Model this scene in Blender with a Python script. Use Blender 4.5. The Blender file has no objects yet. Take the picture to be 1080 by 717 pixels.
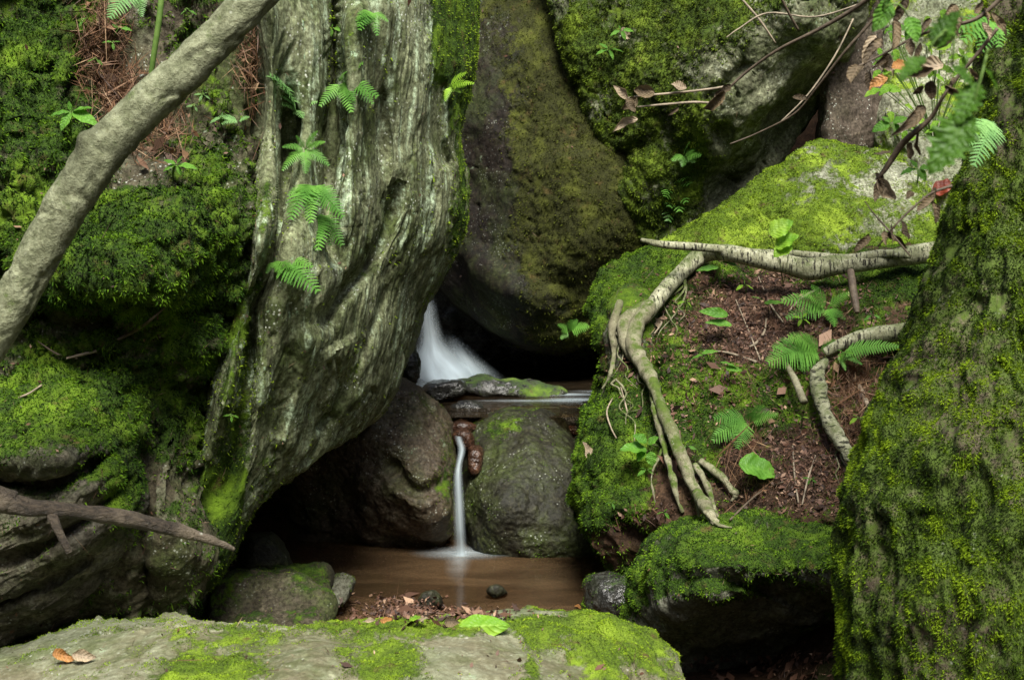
import bpy, math, random
import numpy as np
from mathutils import Vector
rnd = random.Random(7)
rng = np.random.default_rng(11)
R = math.radians
C = bpy.context.scene.collection
SC = bpy.context.scene

# ------------------------------------------------------------------ camera
CAMZ = 1.15; PITCH = R(5.0); F = 1500.0
cam_d = bpy.data.cameras.new('camera'); cam = bpy.data.objects.new('camera', cam_d); C.objects.link(cam)
cam.location = (0, 0, CAMZ); cam.rotation_euler = (R(90) - PITCH, 0, 0)
cam_d.sensor_width = 36; cam_d.lens = F / 1080 * 36
cam_d.clip_start = 0.05; cam_d.clip_end = 500
cam_d.dof.use_dof = True; cam_d.dof.focus_distance = 3.9; cam_d.dof.aperture_fstop = 10
SC.camera = cam
# ------------------------------------------------------------------ sky, sun, exposure
SUN_EL, SUN_AZ = R(55), R(172)      # azimuth: compass direction the light comes from, clockwise from +Y
w = bpy.data.worlds.new("World"); SC.world = w; w.use_nodes = True
nt = w.node_tree; bg = nt.nodes['Background']
sky = nt.nodes.new('ShaderNodeTexSky'); sky.sky_type = 'NISHITA'; sky.sun_disc = False
sky.sun_elevation = SUN_EL; sky.sun_rotation = SUN_AZ; sky.dust_density = 3.0; sky.air_density = 1.0; sky.ozone_density = 1.0
nt.links.new(sky.outputs[0], bg.inputs[0]); bg.inputs[1].default_value = 0.06
sd = bpy.data.lights.new('sun', 'SUN'); sd.energy = 3.2; sd.angle = R(22); sd.color = (1.0, 0.97, 0.88)
so = bpy.data.objects.new('sun', sd); C.objects.link(so)
dv = Vector((math.sin(SUN_AZ) * math.cos(SUN_EL), math.cos(SUN_AZ) * math.cos(SUN_EL), math.sin(SUN_EL)))
so.rotation_euler = dv.to_track_quat('Z', 'Y').to_euler(); so.location = (0, 0, 12)
SC.view_settings.view_transform = 'Standard'; SC.view_settings.look = 'None'
SC.view_settings.exposure = 1.62; SC.view_settings.gamma = 1
SC.cycles.max_bounces = 6; SC.cycles.diffuse_bounces = 3; SC.cycles.transparent_max_bounces = 16
SC.cycles.use_denoising = True

# ------------------------------------------------------------------ numpy noise
_perm = rng.permutation(256); _perm = np.concatenate([_perm, _perm, _perm])
_g = rng.normal(size=(256, 3)); _g /= np.linalg.norm(_g, axis=1)[:, None]
_rv = rng.random((256, 3))
def _h(i, j, k): return _perm[_perm[_perm[i & 255] + (j & 255)] + (k & 255)]
def perlin(p):
    p = np.asarray(p, float); i = np.floor(p).astype(int); f = p - i; u = f * f * f * (f * (f * 6 - 15) + 10)
    out = 0
    for a in (0, 1):
        wa = u[:, 0] if a else 1 - u[:, 0]
        for b in (0, 1):
            wb = u[:, 1] if b else 1 - u[:, 1]
            for c in (0, 1):
                wc = u[:, 2] if c else 1 - u[:, 2]
                g = _g[_h(i[:, 0] + a, i[:, 1] + b, i[:, 2] + c)]
                d = f - np.array([a, b, c])
                out = out + wa * wb * wc * (g * d).sum(1)
    return out * 1.6
def fbm(p, o=4, g=0.5):
    s = 0; a = 1; t = 0; q = np.asarray(p, float)
    for k in range(o):
        s = s + a * perlin(q + 17.3 * k); t += a; a *= g; q = q * 2.03
    return s / t
def ridged(p, o=4, g=0.5):
    s = 0; a = 1; t = 0; q = np.asarray(p, float)
    for k in range(o):
        s = s + a * (1 - np.abs(perlin(q + 9.1 * k)) * 2); t += a; a *= g; q = q * 2.1
    return s / t
def worley(p):
    p = np.asarray(p, float); i = np.floor(p).astype(int); f = p - i
    d1 = np.full(len(p), 9.0); d2 = d1.copy()
    for a in (-1, 0, 1):
        for b in (-1, 0, 1):
            for c in (-1, 0, 1):
                r = _rv[_h(i[:, 0] + a, i[:, 1] + b, i[:, 2] + c)]
                d = np.sqrt(((r + np.array([a, b, c]) - f) ** 2).sum(1))
                d2 = np.minimum(d2, np.maximum(d, d1)); d1 = np.minimum(d1, d)
    return d1, d2
def sstep(a, b, x):
    t = np.clip((x - a) / (b - a), 0, 1); return t * t * (3 - 2 * t)

# ------------------------------------------------------------------ lens helpers: a bearing and a distance give a point
cs, sn = math.cos(PITCH), math.sin(PITCH)
def P(px, py, d):
    px, py, d = np.broadcast_arrays(np.asarray(px, float), np.asarray(py, float), np.asarray(d, float))
    a = (px - 540) / F; b = (358.5 - py) / F
    return np.stack([d * a, d * (cs + b * sn), CAMZ + d * (b * cs - sn)], -1)
def unP(v):
    z = v[:, 2] - CAMZ; d = v[:, 1] * cs - z * sn; b = (v[:, 1] * sn + z * cs) / d
    return 540 + F * v[:, 0] / d, 358.5 - F * b, d

# ------------------------------------------------------------------ mesh helpers
def mesh_np(name, V, Fc, mat=None, parent=None, loc=None, smooth=True, attrs=None):
    """V (N,3), Fc (M,k) or a list of such arrays"""
    if not isinstance(Fc, (list, tuple)): Fc = [Fc]
    V = np.asarray(V, float)
    if loc is not None: V = V - np.asarray(loc, float)
    me = bpy.data.meshes.new(name)
    me.vertices.add(len(V)); me.vertices.foreach_set('co', V.ravel().astype(np.float32))
    nl = sum(f.size for f in Fc); me.loops.add(nl)
    me.loops.foreach_set('vertex_index', np.concatenate([f.ravel() for f in Fc]).astype(np.int32))
    st = []; o = 0
    for f in Fc:
        st.append(o + np.arange(len(f)) * f.shape[1]); o += f.size
    st = np.concatenate(st).astype(np.int32)
    me.polygons.add(len(st)); me.polygons.foreach_set('loop_start', st)
    me.update(calc_edges=True); me.validate()
    if smooth: me.polygons.foreach_set('use_smooth', np.ones(len(me.polygons), bool))
    if attrs:
        for k, a in attrs.items():
            at = me.attributes.new(k, 'FLOAT', 'POINT'); at.data.foreach_set('value', np.asarray(a, np.float32))
    ob = bpy.data.objects.new(name, me); C.objects.link(ob)
    if mat: me.materials.append(mat)
    if loc is not None and parent is None: ob.location = loc
    if parent: ob.parent = parent
    return ob
def tag(o, label, cat, group=None):
    o['label'] = label; o['category'] = cat
    if group: o['group'] = group
    return o
def empty(name, loc, label, cat, group=None):
    o = bpy.data.objects.new(name, None); C.objects.link(o); o.location = loc; o.empty_display_size = .05
    return tag(o, label, cat, group)
def structure(o, label=None):
    o['kind'] = 'structure'
    if label: o['label'] = label
    return o
def grid_faces(nu, nv, wrap_u=False):
    """verts laid out [v][u]"""
    u = np.arange(nu if wrap_u else nu - 1); v = np.arange(nv - 1)
    U, Vv = np.meshgrid(u, v); U = U.ravel(); Vv = Vv.ravel(); U1 = (U + 1) % nu
    return np.stack([Vv * nu + U, Vv * nu + U1, (Vv + 1) * nu + U1, (Vv + 1) * nu + U], 1)
def vnormals(V, Q):
    n = np.zeros_like(V); a = V[Q[:, 2]] - V[Q[:, 0]]; b = V[Q[:, 3]] - V[Q[:, 1]]
    c = np.cross(a, b)
    for k in range(4): 
        for ax in range(3): n[:, ax] += np.bincount(Q[:, k], c[:, ax], len(V))
    return n / (np.linalg.norm(n, axis=1)[:, None] + 1e-12)

def crom(pts, n=12, closed=False):
    pts = np.asarray(pts, float); N = len(pts); out = []
    rngi = range(N) if closed else range(N - 1)
    for i in rngi:
        if closed: p0, p1, p2, p3 = pts[i - 1], pts[i], pts[(i + 1) % N], pts[(i + 2) % N]
        else: p0, p1, p2, p3 = pts[max(i - 1, 0)], pts[i], pts[i + 1], pts[min(i + 2, N - 1)]
        t = np.linspace(0, 1, n, endpoint=False)[:, None]
        out.append(0.5 * (2 * p1 + (p2 - p0) * t + (2 * p0 - 5 * p1 + 4 * p2 - p3) * t ** 2 + (3 * p1 - p0 - 3 * p2 + p3) * t ** 3))
    out = np.concatenate(out)
    if not closed: out = np.concatenate([out, pts[-1:]])
    return out

def tps(ctrl):
    c = np.array(ctrl, float); xy = c[:, :2] / 100; n = len(c)
    def U(r): return r * r * np.log(r + 1e-9)
    A = np.zeros((n + 3, n + 3)); r = np.linalg.norm(xy[:, None] - xy[None], axis=2)
    A[:n, :n] = U(r) + np.eye(n) * 0.02; A[:n, n] = 1; A[:n, n + 1:] = xy; A[n, :n] = 1; A[n + 1:, :n] = xy.T
    b = np.zeros(n + 3); b[:n] = c[:, 2]
    s = np.linalg.lstsq(A, b, rcond=None)[0]
    def f(x, y):
        q = np.stack([x, y], -1) / 100
        out = np.zeros(len(q))
        for i in range(n):
            out += s[i] * U(np.linalg.norm(q - xy[i], axis=1))
        return out + s[n] + q @ s[n + 1:]
    return f

def polyline_dist(x, y, pts):
    pts = np.asarray(pts, float); best = np.full(len(x), 1e9); side = np.zeros(len(x)); tt = np.zeros(len(x))
    for i in range(len(pts) - 1):
        a = pts[i]; d = pts[i + 1] - a; L = d @ d
        t = np.clip(((x - a[0]) * d[0] + (y - a[1]) * d[1]) / L, 0, 1)
        dx = x - a[0] - t * d[0]; dy = y - a[1] - t * d[1]; ds = np.hypot(dx, dy)
        m = ds < best; best[m] = ds[m]; side[m] = np.sign(d[0] * dy - d[1] * dx)[m]
        tt[m] = ((i + t) / (len(pts) - 1))[m]
    return best, side, tt

# ------------------------------------------------------------------ materials
class NT:
    def __init__(s, name):
        s.m = bpy.data.materials.new(name); s.m.use_nodes = True; s.t = s.m.node_tree; s.n = s.t.nodes
        s.b = s.n['Principled BSDF']; s.out = s.n['Material Output']; s.L = s.t.links.new
        s.tc = s.n.new('ShaderNodeTexCoord')
    def mapping(s, scale, rot=(0, 0, 0), loc=(0, 0, 0)):
        m = s.n.new('ShaderNodeMapping'); m.inputs['Scale'].default_value = scale; m.inputs['Rotation'].default_value = rot
        m.inputs['Location'].default_value = loc; s.L(s.tc.outputs['Object'], m.inputs[0]); return m.outputs[0]
    def noise(s, sc, det=4, rough=.55, vec=None, dist=0):
        n = s.n.new('ShaderNodeTexNoise'); n.inputs['Scale'].default_value = sc; n.inputs['Detail'].default_value = det
        n.inputs['Roughness'].default_value = rough; n.inputs['Distortion'].default_value = dist
        s.L(vec if vec is not None else s.tc.outputs['Object'], n.inputs['Vector']); return n.outputs[0]
    def voro(s, sc, vec=None, feat='F1', out=0):
        n = s.n.new('ShaderNodeTexVoronoi'); n.feature = feat; n.inputs['Scale'].default_value = sc
        s.L(vec if vec is not None else s.tc.outputs['Object'], n.inputs['Vector']); return n.outputs[out]
    def ramp(s, x, a, b, ca=(0, 0, 0, 1), cb=(1, 1, 1, 1)):
        r = s.n.new('ShaderNodeMapRange'); r.inputs[1].default_value = a; r.inputs[2].default_value = b
        r.interpolation_type = 'SMOOTHSTEP'; s.L(x, r.inputs[0]); return r.outputs[0]
    def mix(s, f, a, b, mode='MIX'):
        m = s.n.new('ShaderNodeMix'); m.data_type = 'RGBA'; m.blend_type = mode
        for v, k in ((f, 0), (a, 6), (b, 7)):
            if isinstance(v, (int, float)): m.inputs[k].default_value = v
            elif isinstance(v, tuple): m.inputs[k].default_value = (*v, 1) if len(v) == 3 else v
            else: s.L(v, m.inputs[k])
        return m.outputs[2]
    def math(s, op, a, b=0.0, c=0.0):
        m = s.n.new('ShaderNodeMath'); m.operation = op
        for v, k in ((a, 0), (b, 1), (c, 2)):
            if isinstance(v, (int, float)): m.inputs[k].default_value = v
            else: s.L(v, m.inputs[k])
        return m.outputs[0]
    def attr(s, name):
        a = s.n.new('ShaderNodeAttribute'); a.attribute_name = name; return a.outputs['Fac']
    def bump(s, h, dist, strength=1.0, nrm=None):
        b = s.n.new('ShaderNodeBump'); b.inputs['Distance'].default_value = dist; b.inputs['Strength'].default_value = strength
        s.L(h, b.inputs['Height'])
        if nrm is not None: s.L(nrm, b.inputs['Normal'])
        return b.outputs[0]

MOSS_D, MOSS_M, MOSS_L = (.007, .016, .002), (.040, .085, .005), (.11, .19, .010)
def rock_mat(name, c1, c2, c3, streak=None, streak_scale=(11, 11, 1.1), streak_rot=(0, 0, 0), streak_amt=.6, speck=.5, rough=.8, mossc=(MOSS_D, MOSS_M, MOSS_L), grain=(1, 1, 1), spec=.22, film=.35, bd=.010, bs=14, fc=(.34, .32, .28)):
    s = NT(name)
    gv = s.mapping(grain, streak_rot)
    big = s.noise(2.2, 5, .6, gv); mid = s.noise(bs, 7, .7, gv); fine = s.noise(90, 5, .7)
    col = s.mix(s.ramp(big, .38, .62), c1, c2)
    col = s.mix(s.ramp(mid, .45, .75), col, c3)
    # algal film
    col = s.mix(s.math('MULTIPLY', s.ramp(s.noise(5, 5, .7), .42, .66), film), col, (.045, .065, .012))
    if streak:
        sv = s.mapping(streak_scale, streak_rot)
        st = s.noise(1.6, 6, .7, sv, .4)
        brk = s.ramp(s.noise(24, 5, .75), .40, .62)
        f = s.math('MULTIPLY', s.ramp(st, .50, .63), s.math('MULTIPLY', brk, streak_amt))
        col = s.mix(f, col, streak)
        dk = s.ramp(s.noise(2.1, 5, .7, s.mapping(streak_scale, streak_rot, (3, 5, 1)), .3), .54, .70)
        col = s.mix(s.math('MULTIPLY', dk, .65), col, (.022, .018, .012))
    col = s.mix(s.ramp(fine, .34, .62), s.mix(1.0, col, fc, 'MULTIPLY'), col)
    col = s.mix(s.math('MULTIPLY', s.ramp(s.noise(45, 5, .75), .56, .70), .5), col, s.mix(1.0, col, (1.9, 1.9, 1.8), 'MULTIPLY'))
    # lichen flecks
    sp = s.ramp(s.voro(85), .30, .16); spm = s.ramp(s.noise(9, 5, .75), .50, .64)
    col = s.mix(s.math('MULTIPLY', s.math('MULTIPLY', sp, spm), speck), col, (.55, .58, .50))
    lp = s.math('MULTIPLY', s.ramp(s.noise(30, 4, .75), .62, .68), s.ramp(s.noise(4.3, 3, .6), .5, .6))
    col = s.mix(s.math('MULTIPLY', lp, speck), col, (.30, .42, .27))
    # moss
    mo = s.attr('moss'); mb = s.noise(38, 6, .75); mc = s.noise(7, 5, .65)
    mm = s.ramp(s.math('ADD', mo, s.math('MULTIPLY', s.math('SUBTRACT', s.math('MULTIPLY_ADD', mb, .6, s.math('MULTIPLY', mc, .4)), .5), 1.8)), .42, .60)
    mcol = s.mix(s.ramp(s.noise(160, 3, .7), .3, .7), mossc[0], mossc[1])
    mcol = s.mix(s.ramp(mc, .45, .7), mcol, mossc[2])
    mcol = s.mix(s.ramp(s.noise(17, 4, .7), .56, .74), mcol, (.075, .055, .018))
    col = s.mix(mm, col, mcol)
    s.L(col, s.b.inputs['Base Color'])
    rr = s.mix(mm, (rough,) * 3, (.95,) * 3); s.L(rr, s.b.inputs['Roughness'])
    s.b.inputs['Specular IOR Level'].default_value = spec
    h = s.math('MULTIPLY_ADD', fine, .35, mid)
    n1 = s.bump(h, bd, .9)
    n2 = s.bump(s.math('MULTIPLY', s.noise(260, 3, .7), s.math('MULTIPLY_ADD', mm, .8, .25)), .006, .9, n1)
    s.L(n2, s.b.inputs['Normal'])
    return s.m

def simple_mat(name, c1, c2, sc=20, rough=.7, bump=.003, stretch=(1, 1, 1), transl=0, spec=.4, c3=None, var=None):
    s = NT(name); v = s.mapping(stretch); n = s.noise(sc, 5, .65, v)
    col = s.mix(s.ramp(n, .35, .65), c1, c2)
    if c3: col = s.mix(s.ramp(s.noise(sc * 3.1, 4, .7, v), .52, .68), col, c3)
    if var:
        a = s.attr('v'); col = s.mix(a, s.mix(1.0, col, var, 'MULTIPLY'), col)
    s.L(col, s.b.inputs['Base Color']); s.b.inputs['Roughness'].default_value = rough
    s.b.inputs['Specular IOR Level'].default_value = spec
    if bump: s.L(s.bump(n, bump), s.b.inputs['Normal'])
    if transl:
        t = s.n.new('ShaderNodeBsdfTranslucent'); mx = s.n.new('ShaderNodeMixShader'); mx.inputs[0].default_value = transl
        s.L(col, t.inputs[0]); s.L(s.b.outputs[0], mx.inputs[1]); s.L(t.outputs[0], mx.inputs[2]); s.L(mx.outputs[0], s.out.inputs[0])
    return s.m

def moss_blade_mat(name, cols):
    s = NT(name); v = s.attr('v'); h = s.attr('h')
    c = s.mix(s.ramp(v, 0, .5), cols[0], cols[1]); c = s.mix(s.ramp(v, .5, 1), c, cols[2])
    c = s.mix(s.ramp(h, 0, 1), s.mix(1.0, c, (.55, .5, .5), 'MULTIPLY'), c)  # fibre bases coloured darker, imitating the shade down in the moss
    s.L(c, s.b.inputs['Base Color']); s.b.inputs['Roughness'].default_value = .85; s.b.inputs['Specular IOR Level'].default_value = .2
    t = s.n.new('ShaderNodeBsdfTranslucent'); mx = s.n.new('ShaderNodeMixShader'); mx.inputs[0].default_value = .3
    s.L(c, t.inputs[0]); s.L(s.b.outputs[0], mx.inputs[1]); s.L(t.outputs[0], mx.inputs[2]); s.L(mx.outputs[0], s.out.inputs[0])
    return s.m
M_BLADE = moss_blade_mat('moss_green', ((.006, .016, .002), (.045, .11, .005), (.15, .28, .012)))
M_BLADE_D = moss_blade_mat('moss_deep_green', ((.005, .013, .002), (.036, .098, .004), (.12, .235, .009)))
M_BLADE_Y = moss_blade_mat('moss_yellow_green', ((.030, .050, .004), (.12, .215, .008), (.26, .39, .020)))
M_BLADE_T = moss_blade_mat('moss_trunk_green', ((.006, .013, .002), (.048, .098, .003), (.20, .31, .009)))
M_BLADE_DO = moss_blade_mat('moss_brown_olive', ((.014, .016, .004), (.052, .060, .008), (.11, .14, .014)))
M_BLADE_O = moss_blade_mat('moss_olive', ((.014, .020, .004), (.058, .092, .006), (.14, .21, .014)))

def moss_blades(parent, V, Q, mask, n, ln=(.005, .011), wd=(.0018, .003), mat=None, droop=.25, name='moss', facing=True):
    """n fibres spread over the faces in proportion to area and moss cover; V in world coordinates"""
    mf = mask[Q].mean(1); a = np.linalg.norm(np.cross(V[Q[:, 2]] - V[Q[:, 0]], V[Q[:, 3]] - V[Q[:, 1]]), axis=1) * .5
    nr = np.cross(V[Q[:, 2]] - V[Q[:, 0]], V[Q[:, 3]] - V[Q[:, 1]]); nr /= np.linalg.norm(nr, axis=1)[:, None] + 1e-12
    cen = V[Q].mean(1); x, y, d = unP(cen)
    see = (x > -140) & (x < 1420) & (y > -90) & (y < 800)
    if facing: see &= ((nr * (cen - np.array([0, 0, CAMZ]))).sum(1) < .25 * d)
    wgt = a * np.clip(mf, 0, 1) * see
    if wgt.sum() <= 0: return
    fi = rng.choice(len(Q), n, p=wgt / wgt.sum())
    u = rng.random((n, 2)); q = Q[fi]
    p = (V[q[:, 0]] * ((1 - u[:, 0]) * (1 - u[:, 1]))[:, None] + V[q[:, 1]] * (u[:, 0] * (1 - u[:, 1]))[:, None]
         + V[q[:, 2]] * (u[:, 0] * u[:, 1])[:, None] + V[q[:, 3]] * ((1 - u[:, 0]) * u[:, 1])[:, None])
    cl = fbm(p * 26, 3); big = fbm(p * 6 + 5, 3)
    keep = (mf[fi] + .75 * cl + .35 * big) > .40
    p = p[keep]; N = nr[fi][keep]; cl = cl[keep]; big = big[keep]; n = len(p)
    L = (ln[0] + (ln[1] - ln[0]) * rng.random(n)) * (1 + .8 * cl)
    W = wd[0] + (wd[1] - wd[0]) * rng.random(n)
    dr = N * .8 + rng.normal(size=(n, 3)) * .5 + np.array([0, 0, .35]); dr /= np.linalg.norm(dr, axis=1)[:, None]
    sd_ = np.cross(dr, rng.normal(size=(n, 3))); sd_ /= np.linalg.norm(sd_, axis=1)[:, None]
    b = p - N * .002
    mid = b + dr * (L * .55)[:, None]
    tip = b + dr * L[:, None] + np.array([0, 0, -1]) * (L * droop)[:, None]
    VV = np.stack([b - sd_ * (W * .4)[:, None], b + sd_ * (W * .4)[:, None], mid + sd_ * (W * .5)[:, None], mid - sd_ * (W * .5)[:, None], tip], 1).reshape(-1, 3)
    i = np.arange(n)[:, None] * 5
    T = i + np.array([[3, 2, 4]]); Qd = i + np.array([[0, 1, 2, 3]])
    v = np.clip(.40 + 1.5 * cl + .8 * big + .5 * fbm(p * 70 + 3, 2) + rng.normal(size=n) * .2, 0, 1)  # dark between clumps, bright on them: clump shadows put into the fibre colour
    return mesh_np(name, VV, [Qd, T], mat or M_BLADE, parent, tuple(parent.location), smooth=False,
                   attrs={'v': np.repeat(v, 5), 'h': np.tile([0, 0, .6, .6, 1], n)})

ROCKS = {}
def boulder(name, outline, cen, D, T, Tb, mat, nT=420, nR=160, p=2.6, relief=(), bumps=(.02, 3.0), crack=0.0, aniso=None, facet=0.0,
            moss=None, lump=.008, blades=0, bkw=None, label='', cat='boulder', seed=0, group=None):
    ol = crom(outline, 10, True); cx, cy = cen
    th = np.linspace(-math.pi, math.pi, nT, endpoint=False)
    a = ol - np.array(cen); b = np.roll(a, -1, axis=0); rad = np.zeros(nT)
    for i in range(nT):
        dx, dy = math.cos(th[i]), math.sin(th[i])
        ca = a[:, 0] * dy - a[:, 1] * dx; cb = b[:, 0] * dy - b[:, 1] * dx
        m = (ca * cb) <= 0; t = ca[m] / (ca[m] - cb[m] + 1e-12)
        pr = (a[m, 0] + t * (b[m, 0] - a[m, 0])) * dx + (a[m, 1] + t * (b[m, 1] - a[m, 1])) * dy
        rad[i] = pr.max() if len(pr) else 10
    nB = max(12, nR // 5)
    tF = np.linspace(0.012, 1, nR); rF = np.sin(tF * math.pi / 2) * (1 - .25 * (1 - tF)); tB = np.linspace(1, .02, nB + 1)[1:]; rB = np.sin(tB * math.pi / 2)
    r = np.concatenate([rF, rB]); h = np.clip(1 - r ** p, 0, 1) ** (1 / p); phi = np.concatenate([np.zeros(nR), np.full(nB, 3.0)])
    Rr, TH = np.meshgrid(r, th, indexing='ij'); H = np.repeat(h[:, None], nT, 1); front = np.repeat((phi <= math.pi / 2 + 1e-6)[:, None], nT, 1)
    X = cx + Rr * rad[None] * np.cos(TH); Y = cy + Rr * rad[None] * np.sin(TH)
    x, y = X.ravel(), Y.ravel(); Hf = H.ravel(); fr = front.ravel()
    d0 = tps(D)(x, y)
    dd = np.where(fr, d0 + T * (1 - Hf), d0 + T + Tb * Hf)
    for pts, wdt, amp, kind in relief:
        ds, side, tt = polyline_dist(x, y, crom(pts, 6)); end = np.clip(np.minimum(tt, 1 - tt) * 6 + .15, 0, 1)
        if kind == 'r': g = np.exp(-(ds / wdt) ** 2)
        elif kind == 'v': g = np.exp(-(ds / wdt))
        else: g = np.exp(-(ds / wdt) ** 2) * np.tanh(side * ds / (wdt * .25))          # ledge: + on one side, - on the other
        dd = dd - np.where(fr, amp * g * end * np.minimum(1, Hf * 2.5), 0)
    V = P(x, y, dd)
    n0 = len(V)
    V = np.concatenate([V, V[:nT].mean(0)[None], V[-nT:].mean(0)[None]])
    nRt = len(phi)
    Q = grid_faces(nT, nRt, True)[:, ::-1]
    k = np.arange(nT); k1 = (k + 1) % nT
    cap0 = np.stack([k, k1, np.full(nT, n0)], 1)[:, ::-1][:, ::-1]; cap1 = np.stack([k1 + (nRt - 1) * nT, k + (nRt - 1) * nT, np.full(nT, n0 + 1)], 1)
    N = vnormals(V, Q)
    c0 = V[n0]; ctr = V.mean(0)
    if ((V - ctr) * N).sum() < 0: N = -N; Q = Q[:, ::-1]; cap0 = cap0[:, ::-1]; cap1 = cap1[:, ::-1]
    N[n0] = N[:nT].mean(0); N[n0 + 1] = N[n0 - nT:n0].mean(0)
    off = seed * 13.7 + 3
    disp = bumps[0] * fbm(V * bumps[1] + off, 5, .52) * 1.5
    disp += bumps[0] * .16 * fbm(V * bumps[1] * 7 + off, 4, .6)
    if facet:
        d1, d2 = worley(V * bumps[1] * .9 + off + .3 * fbm(V * 4, 2)[:, None]); disp += facet * (.5 - d1)
    if crack:
        rr = ridged(V * bumps[1] * 1.3 + off + 50, 4); disp -= crack * sstep(.80, 1.0, rr)
    if aniso:
        for rotv, scl, amp, kind in aniso:
            ax = np.array(rotv, float); A = V @ ax.T * np.array(scl) + off
            A = A + .35 * fbm(V * 3 + 7, 2)[:, None]
            if kind == 'c': disp -= amp * sstep(.72, .98, ridged(A, 3, .4)); continue
            disp += amp * (fbm(A, 4, .55) * 1.5 if kind == 'f' else (sstep(-.2, .3, perlin(A)) - .5) + .5 * fbm(A * 2.3, 3))
    Vd = V + N * disp[:, None]
    N2 = vnormals(Vd, Q)
    xx, yy, _ = unP(Vd)
    mk = np.clip(moss(xx, yy, N2, Vd), 0, 1.2) if moss else np.zeros(len(Vd))
    if lump and moss:
        cl = fbm(Vd * 26, 3); ml = sstep(.35, .7, mk + .4 * cl + .3 * fbm(Vd * 6 + 5, 3)); d1, d2 = worley(Vd * 30)
        Vd = Vd + N2 * (lump * ml * (1.15 - d1 + .8 * cl))[:, None]
    base = np.array([Vd[:, 0].mean(), Vd[:, 1].mean(), Vd[:, 2].min()])
    ob = mesh_np(name, Vd, [Q, np.concatenate([cap0, cap1])], mat, None, tuple(base), attrs={'moss': mk})
    tag(ob, label, cat, group)
    ROCKS[name + str(seed)] = ob
    if blades: moss_blades(ob, Vd, Q, mk, blades, **(bkw or {}))
    return ob
def blob(x, y, cx, cy, rx, ry, s=1.0): return s * np.exp(-(((x - cx) / rx) ** 2 + ((y - cy) / ry) ** 2))

# ------------------------------------------------------------------ ground
def terrain_z(x, y):
    z = -.13 + .46 * sstep(4.9, 5.15, y) + np.maximum(0, y - 7.2) * .9
    xc = np.where(y > 5, -.1, -.25); wdt = np.where(y < 3.2, 1.45, .95) + 0 * x
    z = z + np.maximum(0, np.abs(x - xc) - wdt) * 1.0
    z = z + np.maximum(0, -2.6 - y) * .8 + .04 * sstep(.30, .60, x) * sstep(4.0, 3.7, y)  # unseen slope behind the camera, added with the high banks to block horizon light
    z = z + .165 * np.exp(-(((x + .30) / .22) ** 2 + ((y - 4.03) / .11) ** 2)) + .10 * sstep(3.95, 3.6, y) * sstep(.35, .1, x)
    z = np.minimum(z, 5.2 + .03 * np.hypot(x, y))
    q = np.stack([x, y, 0 * x], -1)
    return z + .25 * fbm(q * .6, 4) * sstep(.3, 2.5, z) + .018 * fbm(q * 9, 4)
def build_ground():
    def ax(a, b, lo, hi, st):
        core = np.arange(lo, hi, st); k = np.arange(1, 45)
        g = st * (np.power(1.16, k) - 1) / .16
        return np.concatenate([(lo - g[g < lo - a])[::-1], core, hi + g[g < b - hi]])
    xs = ax(-80, 80, -2.2, 2.2, .022); ys = ax(-80, 90, 2.4, 8.2, .022)
    Xg, Yg = np.meshgrid(xs, ys); z = terrain_z(Xg.ravel(), Yg.ravel())
    V = np.stack([Xg.ravel(), Yg.ravel(), z], 1); Q = grid_faces(len(xs), len(ys))
    s = NT('forest_soil'); n = s.noise(16, 6, .7); n2 = s.noise(2.5, 4, .6); f = s.noise(120, 4, .7)
    col = s.mix(s.ramp(n, .35, .65), (.012, .007, .004), (.040, .022, .012))
    col = s.mix(s.ramp(f, .5, .75), col, (.08, .05, .03))
    col = s.mix(s.math('MULTIPLY', s.ramp(n2, .5, .62), .6), col, (.035, .055, .012))
    s.L(col, s.b.inputs['Base Color']); s.b.inputs['Roughness'].default_value = .95; s.b.inputs['Specular IOR Level'].default_value = .1
    s.L(s.bump(s.math('MULTIPLY_ADD', f, .5, n), .015), s.b.inputs['Normal'])
    structure(mesh_np('ground', V, Q, s.m))
build_ground()

# ------------------------------------------------------------------ rock materials
M_A = rock_mat('streaked_schist', (.135, .15, .078), (.21, .235, .13), (.34, .375, .235), streak=(.50, .63, .43), streak_scale=(9, 9, .8), streak_amt=.95, speck=.9, grain=(2.6, 2.6, .5), film=.9, bd=.007)
M_B = rock_mat('mossy_ledge_rock', (.055, .045, .028), (.09, .085, .05), (.16, .17, .11), speck=.5, film=.8)
M_C = rock_mat('layered_rock', (.05, .045, .036), (.085, .075, .055), (.15, .145, .11), streak=(.19, .17, .12), streak_scale=(2, 2, 14), streak_rot=(0, R(32), 0), streak_amt=.7, speck=.35, film=.6)
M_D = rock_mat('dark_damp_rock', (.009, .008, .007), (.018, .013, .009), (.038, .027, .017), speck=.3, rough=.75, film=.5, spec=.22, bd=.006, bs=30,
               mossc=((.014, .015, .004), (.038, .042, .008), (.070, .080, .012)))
M_E = rock_mat('pale_lichen_rock', (.09, .098, .055), (.145, .155, .092), (.28, .295, .19), streak=(.42, .45, .31), streak_scale=(6, 6, 2), streak_rot=(0, R(-30), 0), speck=.6, film=.8,
               mossc=((.016, .028, .004), (.055, .095, .007), (.13, .19, .016)))
M_F = rock_mat('yellow_moss_rock', (.20, .21, .15), (.28, .29, .20), (.36, .37, .28), speck=.3, film=.6, mossc=((.035, .06, .006), (.11, .18, .010), (.24, .34, .03)))
M_L = rock_mat('pale_green_rock', (.13, .12, .075), (.19, .205, .135), (.26, .275, .19), speck=.35, film=.7, fc=(.68, .66, .60), bd=.006, bs=22, mossc=((.03, .05, .005), (.09, .15, .010), (.19, .28, .02)))
M_J = rock_mat('grey_moss_rock', (.10, .10, .075), (.15, .15, .115), (.22, .23, .17), speck=.4, film=.6)
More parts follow.
